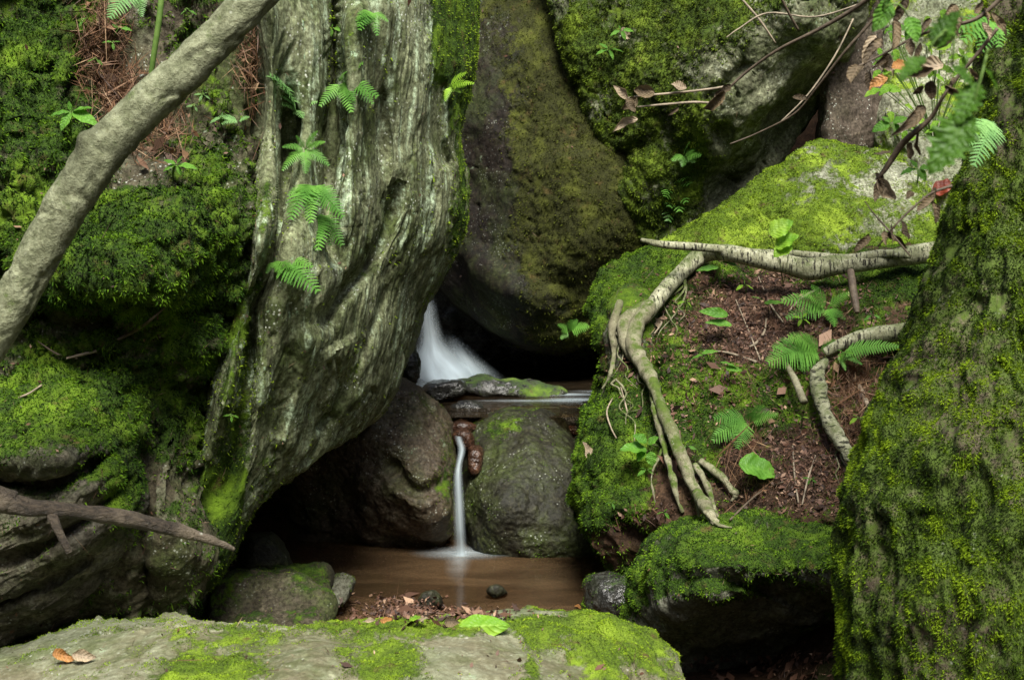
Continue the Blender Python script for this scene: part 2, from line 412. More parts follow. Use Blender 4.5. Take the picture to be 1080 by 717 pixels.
M_W = rock_mat('wet_brown_rock', (.014, .014, .008), (.025, .023, .013), (.046, .042, .026), speck=.35, rough=.6, film=.7, spec=.25, bd=.004, bs=40)
M_WM = rock_mat('damp_brown_rock', (.065, .050, .032), (.105, .078, .050), (.17, .145, .10), speck=.6, rough=.6, film=.6, spec=.3, bd=.005, bs=30)
M_W2 = rock_mat('brown_block_rock', (.035, .030, .018), (.056, .047, .030), (.095, .082, .055), speck=.3, film=.7, bd=.006, bs=24)
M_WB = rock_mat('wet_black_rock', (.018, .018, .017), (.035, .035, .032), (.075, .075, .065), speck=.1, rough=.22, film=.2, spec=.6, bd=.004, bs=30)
M_RED = rock_mat('wet_red_rock', (.035, .018, .012), (.075, .032, .018), (.13, .065, .036), speck=.1, rough=.25, film=.0, spec=.5, bd=.003, bs=40)
M_G = rock_mat('brown_slab_rock', (.075, .058, .045), (.11, .085, .065), (.14, .11, .085), speck=1.0, film=.15)
M_BANK = rock_mat('bank_earth', (.030, .016, .009), (.060, .032, .016), (.11, .062, .032), speck=.05, film=.1)
UPV = ((1, 0, 0), (0, 1, 0), (0, 0, 1))

# ------------------------------------------------------------------ boulders
# A: the tall streaked rock
def mossA(x, y, N, V):
    m = .20 + .35 * fbm(V * np.array([9, 9, 2.0]) + 2, 4) + blob(x, y, 486, 30, 24, 75, 1.5) + blob(x, y, 490, 250, 24, 90, .45) + blob(x, y, 250, 330, 20, 120, .3)
    m += blob(x, y, 255, 480, 25, 60, .4) + blob(x, y, 210, 560, 40, 60, .75) + .25 * fbm(V * np.array([5, 5, 1.2]), 3)
    return m + .15 * np.clip(N[:, 2], 0, 1)
boulder('boulder', [(250, -260), (440, -270), (508, -200), (503, -60), (501, 20), (498, 70), (488, 108), (485, 150), (493, 192), (491, 235), (478, 268), (462, 300), (446, 325), (438, 350), (426, 385), (416, 416), (400, 440), (378, 456), (350, 472), (312, 498), (275, 525), (255, 552), (243, 582), (225, 612), (190, 645), (150, 610), (140, 450), (160, 300), (190, 100)],
        (330, 230), [(200, 0, 3.75), (200, 250, 3.75), (278, 0, 3.38), (274, 250, 3.36), (240, 430, 3.36), (180, 430, 3.7), (215, 600, 3.36), (330, 0, 3.55), (330, 200, 3.52), (300, 450, 3.55), (400, 0, 3.66), (400, 200, 3.72), (380, 370, 3.78), (460, 0, 3.95), (470, 200, 4.08), (430, 330, 4.05), (385, 440, 3.9), (330, 480, 3.62), (500, -200, 4.1), (250, -250, 3.5)],
        .30, 1.5, M_A, nT=900, nR=330, p=3.0,
        relief=[([(350, -40), (352, 70), (349, 150), (346, 230), (352, 285)], 10, -.17, 'r'),
                ([(425, 190), (400, 255), (375, 292), (350, 322), (338, 350)], 9, -.09, 'r'),
                ([(305, 90), (300, 200), (282, 290), (265, 330), (258, 430), (240, 520)], 9, -.13, 'r'),
                ([(285, -40), (286, 120), (277, 250), (258, 335), (234, 425), (214, 500), (205, 560)], 10, .09, 'r'),
                ([(372, 0), (376, 120), (372, 240)], 14, .045, 'r'),
                ([(440, 20), (452, 120), (440, 200), (420, 300), (395, 380)], 22, .05, 'r'),
                ([(330, 340), (318, 420), (300, 480)], 12, .06, 'r'),
                ([(355, 360), (372, 400), (350, 440)], 26, .05, 'r'),
                ([(468, 80), (462, 140), (470, 180)], 7, -.07, 'r'),
                ([(400, 90), (408, 160), (404, 230)], 7, -.04, 'r'),
                ([(410, 300), (390, 350), (360, 420), (330, 455)], 6, -.04, 'r')],
        bumps=(.020, 2.2), aniso=[(UPV, (11, 11, .7), .009, 'f'), (UPV, (36, 36, 3), .0045, 'f'), (UPV, (6, 6, .40), .015, 'c'), (UPV, (13, 13, .9), .007, 'c')], facet=.012, crack=.008,
        moss=mossA, lump=.006, blades=60000, bkw=dict(mat=M_BLADE_Y, ln=(.004, .009)), seed=1,
        label='tall grey boulder streaked with pale lichen, bulging over the dark hollow')
# B: the mossy rock wall
def mossB(x, y, N, V):
    m = .50 + .3 * fbm(V * 14, 3) + .35 * fbm(V * 4 + 3, 4) + .25 * np.clip(N[:, 2], 0, 1)
    m -= blob(x, y, 150, 100, 50, 110, .55) + blob(x, y, 160, 560, 70, 90, .35) + blob(x, y, 260, 150, 22, 200, .3) + blob(x, y, 80, 345, 70, 20, .25)
    m += blob(x, y, 170, 275, 110, 60, .5) + blob(x, y, 30, 90, 50, 120, .25) + blob(x, y, 120, 440, 70, 60, .4)
    return m
boulder('boulder', [(-260, -240), (0, -280), (160, -280), (275, -220), (270, -60), (268, 20), (262, 100), (268, 200), (262, 270), (250, 325), (232, 380), (212, 440), (216, 520), (228, 580), (212, 640), (165, 690), (60, 720), (-120, 720), (-300, 600), (-320, 200)],
        (50, 260), [(0, 0, 3.32), (120, 60, 3.42), (120, 150, 3.36), (250, 60, 3.38), (250, 200, 3.30), (170, 260, 3.10), (60, 230, 3.12), (80, 300, 3.16), (60, 345, 3.24), (150, 350, 3.20), (0, 360, 3.25), (230, 330, 3.36), (120, 440, 3.16), (190, 440, 3.34), (170, 560, 3.16), (190, 640, 3.30), (-150, 100, 2.9), (-200, 500, 2.9), (100, 680, 3.3), (0, -200, 3.6), (250, -200, 3.5)],
        .20, 1.3, M_B, nT=800, nR=300, p=3.4,
        relief=[([(10, 262), (60, 282), (110, 290), (150, 282)], 13, .07, 'r'), ([(20, 300), (70, 308), (130, 303), (165, 296)], 10, -.05, 'r'),
                ([(30, 335), (80, 345), (130, 338)], 11, -.05, 'r'), ([(70, 60), (62, 120), (48, 190)], 9, .05, 'r'),
                ([(85, 20), (78, 90), (62, 170)], 8, -.05, 'r'), ([(215, 390), (190, 430), (160, 480), (150, 560), (158, 640)], 9, -.08, 'r'),
                ([(120, 380), (60, 392), (0, 408)], 9, -.07, 'r')],
        bumps=(.065, 3.6), crack=.035, facet=.05, moss=mossB, lump=.026, blades=240000, bkw=dict(mat=M_BLADE_D, ln=(.006, .013)), seed=2,
        label='huge ledge rock cloaked in deep green moss behind the leaning trunk')
# C: layered rock lower left
def mossC(x, y, N, V):
    m = .28 + .35 * fbm(V * 5 + 9, 4) + .35 * np.clip(N[:, 2], 0, 1)
    return m + blob(x, y, 90, 430, 70, 30, .45) - blob(x, y, 50, 620, 110, 70, .35) + blob(x, y, 20, 440, 50, 25, .1) + blob(x, y, 130, 500, 20, 60, .5)
boulder('boulder', [(-260, 440), (-80, 412), (0, 415), (55, 400), (105, 402), (140, 435), (152, 480), (146, 545), (122, 600), (90, 640), (40, 664), (-40, 690), (-200, 720), (-320, 600)],
        (0, 545), [(0, 420, 3.05), (100, 420, 3.08), (50, 480, 2.95), (20, 510, 3.04), (60, 560, 2.97), (110, 580, 3.05), (60, 640, 3.10), (-150, 500, 2.7), (-150, 680, 3.0)],
        .18, .9, M_C, nT=640, nR=240, p=3.0,
        relief=[([(-20, 502), (30, 512), (80, 500), (115, 478)], 7, -.07, 'r'), ([(-20, 480), (30, 488), (80, 478)], 12, .04, 'r'),
                ([(-10, 600), (50, 575), (110, 530), (140, 500)], 6, -.04, 'r'), ([(-10, 640), (50, 615), (100, 585)], 6, -.04, 'r'), ([(0, 560), (60, 540), (110, 505)], 8, .03, 'r')],
        bumps=(.03, 4), crack=.02, aniso=[(((1, 0, 0), (0, 1, 0), (-.5, 0, .86)), (1.5, 2, 18), .016, 'f'), (((1, 0, 0), (0, 1, 0), (-.5, 0, .86)), (2, 3, 40), .008, 'f')],
        moss=mossC, lump=.010, blades=70000, bkw=dict(mat=M_BLADE_D, ln=(.005, .010)), seed=3,
        label='dark layered rock with slanting strata under the broken dead branch')
# D: rear dark boulder
def mossD(x, y, N, V):
    m = .44 + .45 * fbm(V * 5 + 2, 5) + .5 * sstep(500, 640, x + (y - 150) * .2) + blob(x, y, 560, 30, 60, 60, .2)
    return m - blob(x, y, 505, 220, 40, 150, .35) - .5 * sstep(270, 340, y + 0 * x) * (x < 600) + blob(x, y, 600, 348, 20, 12, .9) + blob(x, y, 550, 215, 14, 10, .3)
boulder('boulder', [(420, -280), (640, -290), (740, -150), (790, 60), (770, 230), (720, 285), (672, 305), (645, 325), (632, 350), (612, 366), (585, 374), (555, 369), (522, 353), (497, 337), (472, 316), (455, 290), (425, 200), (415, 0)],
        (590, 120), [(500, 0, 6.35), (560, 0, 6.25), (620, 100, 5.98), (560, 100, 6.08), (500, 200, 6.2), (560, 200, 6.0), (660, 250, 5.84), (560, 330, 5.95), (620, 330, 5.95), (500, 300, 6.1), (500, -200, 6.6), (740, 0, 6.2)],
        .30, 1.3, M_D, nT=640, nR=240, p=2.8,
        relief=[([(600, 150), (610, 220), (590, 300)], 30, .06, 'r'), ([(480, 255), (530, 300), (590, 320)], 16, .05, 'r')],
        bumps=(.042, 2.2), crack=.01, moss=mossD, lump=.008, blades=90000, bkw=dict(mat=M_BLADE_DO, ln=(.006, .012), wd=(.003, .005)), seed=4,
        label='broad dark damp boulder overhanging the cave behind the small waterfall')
# E: mossy slab leaning over D
def mossE(x, y, N, V):
    m = .66 + .5 * fbm(V * 6 + 4, 5) - .75 * sstep(745, 800, x + (y - 100) * .25 - 25 * 0) * sstep(10, 70, y)
    m -= blob(x, y, 775, 90, 50, 40, .25) + .3 * sstep(800, 870, x)
    return m
boulder('boulder', [(565, -280), (760, -300), (960, -260), (940, -60), (912, 15), (895, 55), (868, 105), (838, 148), (800, 190), (760, 226), (722, 262), (696, 270), (672, 248), (655, 215), (640, 172), (620, 126), (606, 80), (592, 40), (580, 0), (566, -100)],
        (745, 40), [(600, 20, 5.93), (640, 100, 5.84), (700, 0, 5.7), (700, 150, 5.66), (680, 240, 5.78), (760, 120, 5.42), (800, 50, 5.4), (860, 20, 5.35), (860, 90, 5.62), (790, 180, 5.72), (730, 240, 5.72), (700, -200, 6.0), (900, -200, 5.7)],
        .13, .9, M_E, nT=640, nR=240, p=4.2,
        relief=[([(870, 20), (850, 70), (800, 120), (740, 180)], 12, .05, 'r'), ([(895, 60), (850, 115), (800, 165), (745, 218)], 15, -.13, 'r'),
                ([(755, 130), (770, 160), (760, 190)], 8, -.06, 'r'), ([(680, 150), (655, 165), (648, 190)], 8, -.05, 'r'), ([(790, 60), (770, 85), (740, 110)], 7, -.05, 'r')],
        bumps=(.05, 3.2), crack=.03, facet=.03, moss=mossE, lump=.009, blades=110000, bkw=dict(mat=M_BLADE_O, ln=(.006, .013), wd=(.0028, .0045)), seed=5,
        label='slanting moss and lichen covered slab with an undercut diagonal edge')
# G: brown slab with white flecks and what stands behind
boulder('boulder', [(868, -120), (930, -140), (945, 0), (942, 100), (945, 200), (900, 215), (868, 190), (866, 60)], (905, 60), [(880, 0, 5.62), (880, 140, 5.60), (930, 60, 5.75)], .25, .5, M_G,
        nT=300, nR=110, p=3.0, bumps=(.03, 5), moss=lambda x, y, N, V: .1 + .3 * fbm(V * 5, 3), lump=.004, seed=6,
        label='upright brown slab flecked with white lichen spots behind the mossy rock peak')
boulder('boulder', [(915, -160), (1060, -200), (1200, -100), (1200, 260), (1060, 320), (960, 250), (930, 180), (922, 60)], (1040, 60), [(950, 50, 5.7), (1000, 150, 5.5), (1100, 50, 5.6)], .3, .8, M_F,
        nT=320, nR=120, p=3.0, bumps=(.06, 3), moss=lambda x, y, N, V: .42 + .5 * fbm(V * 4, 4), lump=.012, blades=25000, bkw=dict(mat=M_BLADE_Y, ln=(.006, .012), wd=(.003, .005)), seed=7,
        label='pale green mossy boulder half hidden behind the dangling dead leaves')
# F: yellow-mossy peak boulder
def mossF(x, y, N, V): return .60 + .6 * fbm(V * 7 + 4, 5) + .15 * np.clip(N[:, 2], 0, 1) - blob(x, y, 930, 195, 60, 35, .35) + blob(x, y, 760, 240, 70, 30, .35)
boulder('boulder', [(865, 153), (898, 157), (940, 164), (965, 183), (983, 212), (1005, 260), (1010, 330), (900, 370), (760, 350), (690, 318), (655, 300), (672, 276), (704, 253), (740, 232), (785, 204), (828, 172)],
        (850, 262), [(865, 160, 5.15), (800, 200, 5.1), (930, 190, 5.1), (860, 240, 4.88), (960, 260, 4.85), (750, 260, 4.95), (700, 290, 4.95), (860, 320, 4.85)],
        .12, .7, M_F, nT=520, nR=180, p=3.0, bumps=(.035, 4), facet=.02, moss=mossF, lump=.010, blades=90000, bkw=dict(mat=M_BLADE_Y, ln=(.004, .010), wd=(.0022, .004)), seed=8,
        label='peaked boulder bright with yellow green moss above the birch roots')
# I: the earth bank held by roots
def mossI(x, y, N, V):
    m = .55 + .65 * fbm(V * 7 + 1, 5)
    m += blob(x, y, 640, 300, 60, 45, .8) + blob(x, y, 640, 500, 50, 60, .8) + blob(x, y, 720, 420, 110, 45, .55) + blob(x, y, 910, 300, 70, 22, .7) + blob(x, y, 700, 340, 40, 60, .25) + blob(x, y, 770, 295, 20, 14, .7)
    m -= blob(x, y, 800, 330, 80, 50, .7) + blob(x, y, 830, 500, 90, 60, .3) + blob(x, y, 655, 340, 22, 60, .75) + blob(x, y, 690, 570, 60, 30, .6) + blob(x, y, 700, 510, 30, 50, .3)
    return m
boulder('bank', [(628, 318), (640, 294), (672, 272), (720, 262), (850, 262), (960, 268), (1030, 300), (1060, 500), (1000, 620), (860, 650), (740, 645), (690, 640), (660, 612), (640, 580), (616, 552), (607, 515), (614, 480), (625, 440), (640, 400), (640, 370), (630, 345)],
        (800, 430), [(640, 310, 4.75), (720, 270, 4.85), (850, 275, 4.78), (980, 280, 4.5), (660, 400, 4.42), (700, 480, 4.12), (635, 500, 4.15), (660, 560, 4.05), (800, 340, 4.52), (800, 420, 4.22), (800, 500, 3.98), (900, 350, 4.35), (900, 450, 4.05), (880, 520, 3.85), (780, 550, 3.9), (700, 560, 4.02), (800, 620, 3.85), (690, 610, 4.15)],
        .16, .9, M_BANK, nT=760, nR=280, p=3.4,
        relief=[([(655, 300), (652, 350), (648, 400), (655, 460)], 16, .06, 'r'), ([(700, 300), (690, 360), (690, 420)], 12, -.05, 'r'), ([(905, 375), (930, 378), (955, 372)], 8, -.10, 'r'), ([(880, 420), (900, 400), (950, 395)], 14, -.06, 'r'),
                ([(640, 545), (670, 560), (700, 575)], 10, -.05, 'r')],
        bumps=(.05, 4), crack=.02, moss=mossI, lump=.014, blades=170000, bkw=dict(mat=M_BLADE, ln=(.006, .013)), seed=9, label='x')
_bank = ROCKS['bank9']; del _bank['category']; structure(_bank, 'steep root bound earth bank under the birch root')
# J
def mossJ(x, y, N, V):
    return .42 + .45 * fbm(V * 6 + 2, 4) + .55 * np.clip(N[:, 2], -.3, 1) - .5 * sstep(615, 660, y + 0 * x) - blob(x, y, 800, 560, 70, 14, .2) + blob(x, y, 740, 615, 60, 25, .35) + blob(x, y, 664, 640, 12, 20, .6)
boulder('boulder', [(658, 640), (664, 606), (684, 578), (712, 560), (750, 549), (800, 541), (842, 536), (888, 536), (945, 550), (985, 620), (975, 720), (900, 800), (760, 800), (690, 750), (662, 700)],
        (835, 655), [(700, 590, 3.65), (800, 555, 3.72), (880, 555, 3.7), (780, 600, 3.42), (880, 600, 3.38), (700, 640, 3.66), (780, 650, 3.74), (880, 650, 3.74), (800, 710, 4.05), (900, 720, 4.0), (940, 620, 3.3)],
        .20, .7, M_J, nT=560, nR=200, p=2.8,
        relief=[([(690, 640), (740, 628), (790, 632)], 9, .05, 'r'), ([(700, 620), (740, 608), (790, 618), (850, 640)], 6, -.05, 'r'), ([(855, 560), (850, 555), (845, 548)], 6, -.03, 'r')],
        bumps=(.045, 4), crack=.02, facet=.015, moss=mossJ, lump=.012, blades=80000, bkw=dict(mat=M_BLADE, ln=(.004, .010)), seed=10,
        label='rounded grey boulder with a green moss cap beside the mossy tree trunk')
boulder('boulder', [(617, 630), (622, 612), (645, 606), (668, 614), (676, 636), (665, 655), (640, 662), (620, 650)], (647, 634), [(640, 620, 3.98), (650, 650, 3.95), (660, 630, 3.95)], .12, .15, M_WB,
        nT=160, nR=60, p=2.2, bumps=(.02, 8), moss=lambda x, y, N, V: .35 + .4 * fbm(V * 9, 3), lump=.004, blades=4000, bkw=dict(mat=M_BLADE_D, ln=(.004, .008)), seed=11,
        label='small dark mossy rock at the pool edge below the bank')
# L foreground
def mossL(x, y, N, V):
    m = .27 + .60 * fbm(V * 7 + 8, 5)
    m += blob(x, y, 440, 665, 150, 10, .6) + blob(x, y, 420, 700, 45, 25, .6) + blob(x, y, 220, 705, 70, 22, .65) + blob(x, y, 660, 685, 60, 35, .7) + blob(x, y, 560, 690, 10, 40, .6) + blob(x, y, 600, 655, 60, 10, .55) + blob(x, y, 360, 690, 14, 10, .35)
    m -= blob(x, y, 330, 690, 50, 25, .3) + blob(x, y, 520, 690, 70, 30, .3)
    return m
boulder('boulder', [(-220, 705), (-60, 692), (0, 685), (60, 667), (120, 660), (200, 656), (300, 657), (400, 657), (470, 654), (535, 643), (590, 646), (640, 657), (680, 673), (706, 690), (719, 712), (722, 750), (712, 860), (620, 980), (300, 1050), (-40, 1000), (-240, 860)],
        (300, 800), [(0, 700, 2.72), (200, 680, 2.68), (300, 670, 2.74), (300, 700, 2.52), (450, 670, 2.72), (450, 700, 2.54), (560, 660, 2.78), (560, 700, 2.58), (680, 700, 2.72), (300, 760, 2.28), (560, 760, 2.38), (0, 780, 2.35), (300, 900, 2.15), (600, 900, 2.35), (0, 950, 2.25)],
        .16, .75, M_L, nT=900, nR=330, p=2.8,
        relief=[([(405, 712), (440, 703), (470, 697)], 3, -.018, 'r'), ([(540, 655), (600, 672), (640, 705), (660, 740)], 8, .02, 'r'), ([(620, 665), (660, 695), (675, 730)], 5, -.02, 'r')],
        bumps=(.022, 4), moss=mossL, lump=.012, blades=130000, bkw=dict(mat=M_BLADE_Y, ln=(.003, .007), wd=(.0012, .002)), seed=12,
        label='long low pale green rock with a fresh leaf lying on its crest')
# M
def mossM(x, y, N, V): return .12 + .3 * fbm(V * 6, 4) + blob(x, y, 470, 500, 15, 40, .45) + blob(x, y, 440, 425, 30, 12, .35)
boulder('boulder', [(300, 450), (360, 410), (400, 392), (428, 402), (452, 420), (472, 442), (480, 470), (478, 510), (480, 540), (470, 568), (450, 579), (425, 576), (400, 586), (350, 590), (290, 590), (270, 520)],
        (385, 500), [(420, 430, 4.85), (460, 470, 4.82), (440, 520, 4.70), (440, 560, 4.80), (380, 520, 4.88), (340, 560, 5.0), (300, 480, 4.95)],
        .22, .5, M_WM, nT=420, nR=160, p=2.8, relief=[([(478, 500), (440, 520), (405, 480)], 7, -.04, 'r'),],
        bumps=(.035, 5), facet=.03, crack=.01, moss=mossM, lump=.005, blades=14000, bkw=dict(mat=M_BLADE_O, ln=(.004, .008)), seed=13,
        label='brown wet boulder wedged under the tall rock beside the thin spout')
# N
def mossN(x, y, N, V): return .20 + .35 * fbm(V * 6 + 3, 4) + blob(x, y, 533, 452, 26, 12, .35) - blob(x, y, 560, 550, 60, 40, .2)
boulder('boulder', [(497, 455), (512, 438), (540, 427), (566, 431), (592, 447), (611, 468), (624, 500), (636, 545), (640, 590), (560, 602), (500, 592), (490, 560), (487, 525), (489, 490)],
        (556, 515), [(540, 435, 5.12), (560, 470, 4.94), (510, 480, 4.94), (520, 540, 4.76), (590, 520, 4.84), (560, 585, 4.74), (500, 570, 4.80)],
        .18, .4, M_W, nT=420, nR=160, p=2.5, bumps=(.03, 4.5), facet=.02, moss=mossN, lump=.005, blades=16000, bkw=dict(mat=M_BLADE_D, ln=(.004, .008)), seed=14,
        label='rounded dark boulder splitting the stream to one side of the thin spout')
# small rocks: (outline, centre, depth, thickness, material, label)
def small(ol, d, T, Tb, mat, label, seed, moss=.1, bl=0, tilt=0, facet=.03, p=3.0, group=None, bm=None, n=(180, 70)):
    o = np.array(ol, float); c = o.mean(0)
    boulder('rock', ol, tuple(c), [(c[0], o[:, 1].min(), d + tilt), (c[0], o[:, 1].max(), d - tilt), (o[:, 0].min(), c[1], d), (o[:, 0].max(), c[1], d + .01)], T, Tb, mat, nT=n[0], nR=n[1], p=p,
            bumps=(.014, 9), facet=facet * .5, crack=.006, moss=lambda x, y, N, V: moss + .35 * fbm(V * 9, 3) + .3 * np.clip(N[:, 2], 0, 1) * (moss > .15), lump=.004 if moss > .15 else 0, blades=bl, bkw=dict(mat=bm or M_BLADE_O, ln=(.003, .007)),
            seed=seed, label=label, cat='rock', group=group)
small([(222, 612), (250, 602), (300, 602), (332, 612), (349, 634), (346, 662), (300, 672), (240, 668), (218, 650)], 3.75, .12, .3, M_W2, 'flat topped block of rock in front of the dark hollow', 20, .22, 4000, .10, facet=.09, p=5.5)
small([(290, 606), (300, 598), (326, 594), (345, 600), (352, 616), (350, 640), (320, 640)], 3.98, .1, .2, M_W2, 'tilted green stone slab behind the flat topped block', 21, .32, 2000, .05, facet=.08, p=5)
small([(345, 632), (350, 612), (360, 605), (370, 608), (373, 616), (366, 632), (356, 642)], 4.08, .06, .1, M_J, 'small angular stone at the shallow end of the brown pool', 22, .2, 800, .03)
small([(255, 575), (262, 562), (285, 560), (300, 575), (308, 595), (298, 612), (265, 612), (252, 600)], 4.05, .1, .2, M_W, 'brown stone tucked deep in the hollow under the tall rock', 23, .05)
small([(424, 378), (427, 366), (434, 364), (442, 374), (443, 388), (438, 402), (428, 404), (423, 394)], 5.25, .1, .2, M_WB, 'small glossy dark stone beside the white water', 24, .2, 300)
small([(442, 417), (450, 405), (466, 401), (486, 400), (493, 408), (490, 416), (474, 425), (456, 430)], 5.55, .12, .2, M_WB, 'angular wet black rock in front of the white water', 25, 0, facet=.05, p=4)
small([(480, 402), (500, 399), (540, 401), (575, 405), (598, 414), (585, 424), (540, 422), (500, 418), (482, 412)], 5.75, .12, .3, M_WB, 'long low wet ledge stone across the upper stream', 26, .3, 1500, .04, facet=.05)
small([(470, 430), (486, 424), (510, 426), (520, 434), (508, 444), (478, 444)], 5.4, .1, .2, M_WB, 'black stone with a shining edge above the gap of the spout', 27, 0, facet=.05)
small([(570, 438), (600, 432), (640, 434), (650, 445), (640, 460), (600, 456), (576, 450)], 5.35, .1, .3, M_WB, 'low black ledge under the upper stream outflow', 28, 0, facet=.05)
small([(607, 462), (614, 454), (626, 455), (634, 464), (630, 474), (614, 476), (606, 470)], 5.15, .07, .1, M_WB, 'small round dark stone between the boulder and the bank', 29, 0)
small([(478, 462), (482, 456), (493, 455), (500, 462), (498, 474), (484, 474)], 5.0, .06, .1, M_RED, 'rusty red stone in the gap above the spout', 30, 0)
small([(474, 448), (484, 443), (500, 446), (506, 454), (494, 460), (476, 458)], 5.1, .06, .1, M_RED, 'orange brown stone wedged behind the top of the spout', 31, 0)
small([(494, 474), (506, 470), (510, 480), (504, 500), (495, 498)], 4.92, .05, .1, M_RED, 'reddish stone beside the thin spout', 32, 0)
small([(440, 632), (446, 622), (458, 620), (466, 628), (466, 640), (450, 644), (440, 640)], 4.12, .04, .08, M_W, 'grey brown stone set in the leaf litter bar', 33, .1)
small([(514, 624), (518, 617), (526, 615), (533, 620), (536, 626), (524, 630)], 4.27, .03, .05, M_W, 'small dark stone breaking the surface of the pool', 34, .05)
small([(590, 452), (606, 448), (622, 450), (630, 458), (616, 462), (596, 460)], 5.28, .06, .1, M_RED, 'flat rust coloured stone under the black ledge', 35, 0)
small([(644, 318), (660, 304), (682, 306), (694, 330), (694, 362), (690, 392), (672, 402), (664, 440), (652, 478), (638, 470), (634, 430), (640, 390), (638, 350)], 4.50, .14, .3, M_J, 'grey mossy pillar of stone that the birch root bends over', 36, .42, 9000, .10, facet=.04, n=(260, 110))
small([(496, 430), (520, 426), (552, 425), (580, 428), (592, 436), (570, 444), (520, 442), (500, 438)], 5.45, .1, .2, M_WB, 'flat wet black slab lying across the ledge behind the rounded boulder', 37, 0, facet=.06, p=4)
small([(588, 428), (612, 425), (646, 426), (652, 436), (630, 441), (598, 438)], 5.5, .1, .2, M_WB, 'thin black wet slab where the stream leaves toward the bank', 38, 0, facet=.06, p=4)
# black rock added behind the cave, standing in for its deep shade
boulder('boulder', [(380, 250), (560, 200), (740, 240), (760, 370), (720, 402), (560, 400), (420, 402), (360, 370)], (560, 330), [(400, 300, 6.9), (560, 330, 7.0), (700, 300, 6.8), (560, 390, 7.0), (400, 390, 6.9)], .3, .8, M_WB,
        nT=200, nR=80, bumps=(.06, 3), seed=15, moss=lambda x, y, N, V: .3 + .3 * fbm(V * 4, 3), lump=.01, label='added black wall giving the back of the cave its shade')

# ------------------------------------------------------------------ water
def water_mat(name, base, opac, rough=.06, bsc=(3, 9, 1), bd=.004, foam=False):
    s = NT(name); v = s.mapping(bsc)
    n = s.noise(2.2, 4, .55, v, .5)
    s.L(s.mix(s.ramp(s.noise(1.3, 4, .6, v, .8), .38, .66), tuple(c * .7 for c in base), tuple(min(1, c * 1.5) for c in base)), s.b.inputs['Base Color'])
    s.b.inputs['Roughness'].default_value = rough; s.b.inputs['IOR'].default_value = 1.33; s.b.inputs['Specular IOR Level'].default_value = .5
    s.L(s.bump(n, bd), s.b.inputs['Normal'])
    t = s.n.new('ShaderNodeBsdfTransparent'); t.inputs[0].default_value = (.85, .70, .50, 1)
    mx = s.n.new('ShaderNodeMixShader'); mx.inputs[0].default_value = opac
    s.L(t.outputs[0], mx.inputs[1]); s.L(s.b.outputs[0], mx.inputs[2]); s.L(mx.outputs[0], s.out.inputs[0])
    return s.m
def sheet(name, x0, x1, y0, y1, z, mat, n=60):
    X, Y = np.meshgrid(np.linspace(x0, x1, n), np.linspace(y0, y1, n)); V = np.stack([X.ravel(), Y.ravel(), np.full(n * n, z)], 1)
    return structure(mesh_np(name, V, grid_faces(n, n), mat))
sheet('pool_water', -1.25, .62, 3.78, 5.05, 0.0, water_mat('pool_water', (.090, .056, .029), .50, .05, (1.6, 3.5, 1), .006))
sheet('stream_water', -.95, .85, 5.12, 7.4, 0.42, water_mat('stream_water', (.035, .025, .015), .5, .06, (2, 8, 1), .006))
def foam_mat():
    s = NT('white_water'); a = s.attr('a')
    cb = s.n.new('ShaderNodeCombineXYZ'); s.L(s.attr('u'), cb.inputs[0]); s.L(s.attr('w'), cb.inputs[1])
    n = s.noise(1.0, 4, .5, cb.outputs[0], .2)
    s.b.inputs['Base Color'].default_value = (.72, .84, .90, 1); s.b.inputs['Roughness'].default_value = .5
    tr = s.n.new('ShaderNodeBsdfTranslucent'); tr.inputs[0].default_value = (.72, .84, .90, 1); m0 = s.n.new('ShaderNodeMixShader'); m0.inputs[0].default_value = .4
    s.L(s.b.outputs[0], m0.inputs[1]); s.L(tr.outputs[0], m0.inputs[2])
    t = s.n.new('ShaderNodeBsdfTransparent'); mx = s.n.new('ShaderNodeMixShader')
    s.L(s.math('MULTIPLY', a, s.math('MULTIPLY_ADD', s.ramp(n, .25, .65), .45, .55)), mx.inputs[0])
    s.L(t.outputs[0], mx.inputs[1]); s.L(m0.outputs[0], mx.inputs[2]); s.L(mx.outputs[0], s.out.inputs[0]); return s.m
M_FOAM = foam_mat()
def cascade(name, path, seed=0, nu=40, amp=.01, arch=.3, mat=M_FOAM, parent=None):
    """path: (px, py, distance, half width px, alpha)"""
    c = crom(path, 14); nv = len(c); u = np.linspace(-1, 1, nu)
    X = c[:, 0:1] + c[:, 3:4] * u; Y = np.repeat(c[:, 1:2], nu, 1); Dd = c[:, 2:3] + arch * (c[:, 3:4] / 1500 * c[:, 2:3]) * (u ** 2)
    V = P(X.ravel(), Y.ravel(), Dd.ravel()); V[:, 1] -= amp * (1 + fbm(V * np.array([18, 6, 3]) + seed, 2))
    A = (c[:, 4:5] * np.clip(1 - np.abs(u) ** 1.5, 0, 1) ** 2.0).ravel()
    return structure(mesh_np(name, V, grid_faces(nu, nv), mat, attrs={'a': np.clip(A, 0, 1), 'u': np.tile(u * 2.0, nv) + seed, 'w': np.repeat(np.linspace(0, 1.6, nv), nu)}))
cascade('waterfall', [(450, 300, 6.55, 7, .0), (452, 318, 6.5, 10, .28), (453, 340, 6.45, 13, .5), (456, 360, 6.4, 18, .75), (460, 374, 6.3, 30, 1.1), (468, 388, 6.15, 42, 1.3), (474, 399, 6.0, 50, 1.3), (480, 406, 5.9, 48, .7), (484, 411, 5.82, 40, 0)])
cascade('waterfall', [(475, 352, 6.5, 10, 0), (482, 366, 6.42, 18, .4), (490, 380, 6.3, 24, .6), (498, 392, 6.15, 30, .6), (506, 402, 6.0, 34, .2), (506, 406, 5.9, 34, 0)], 3)
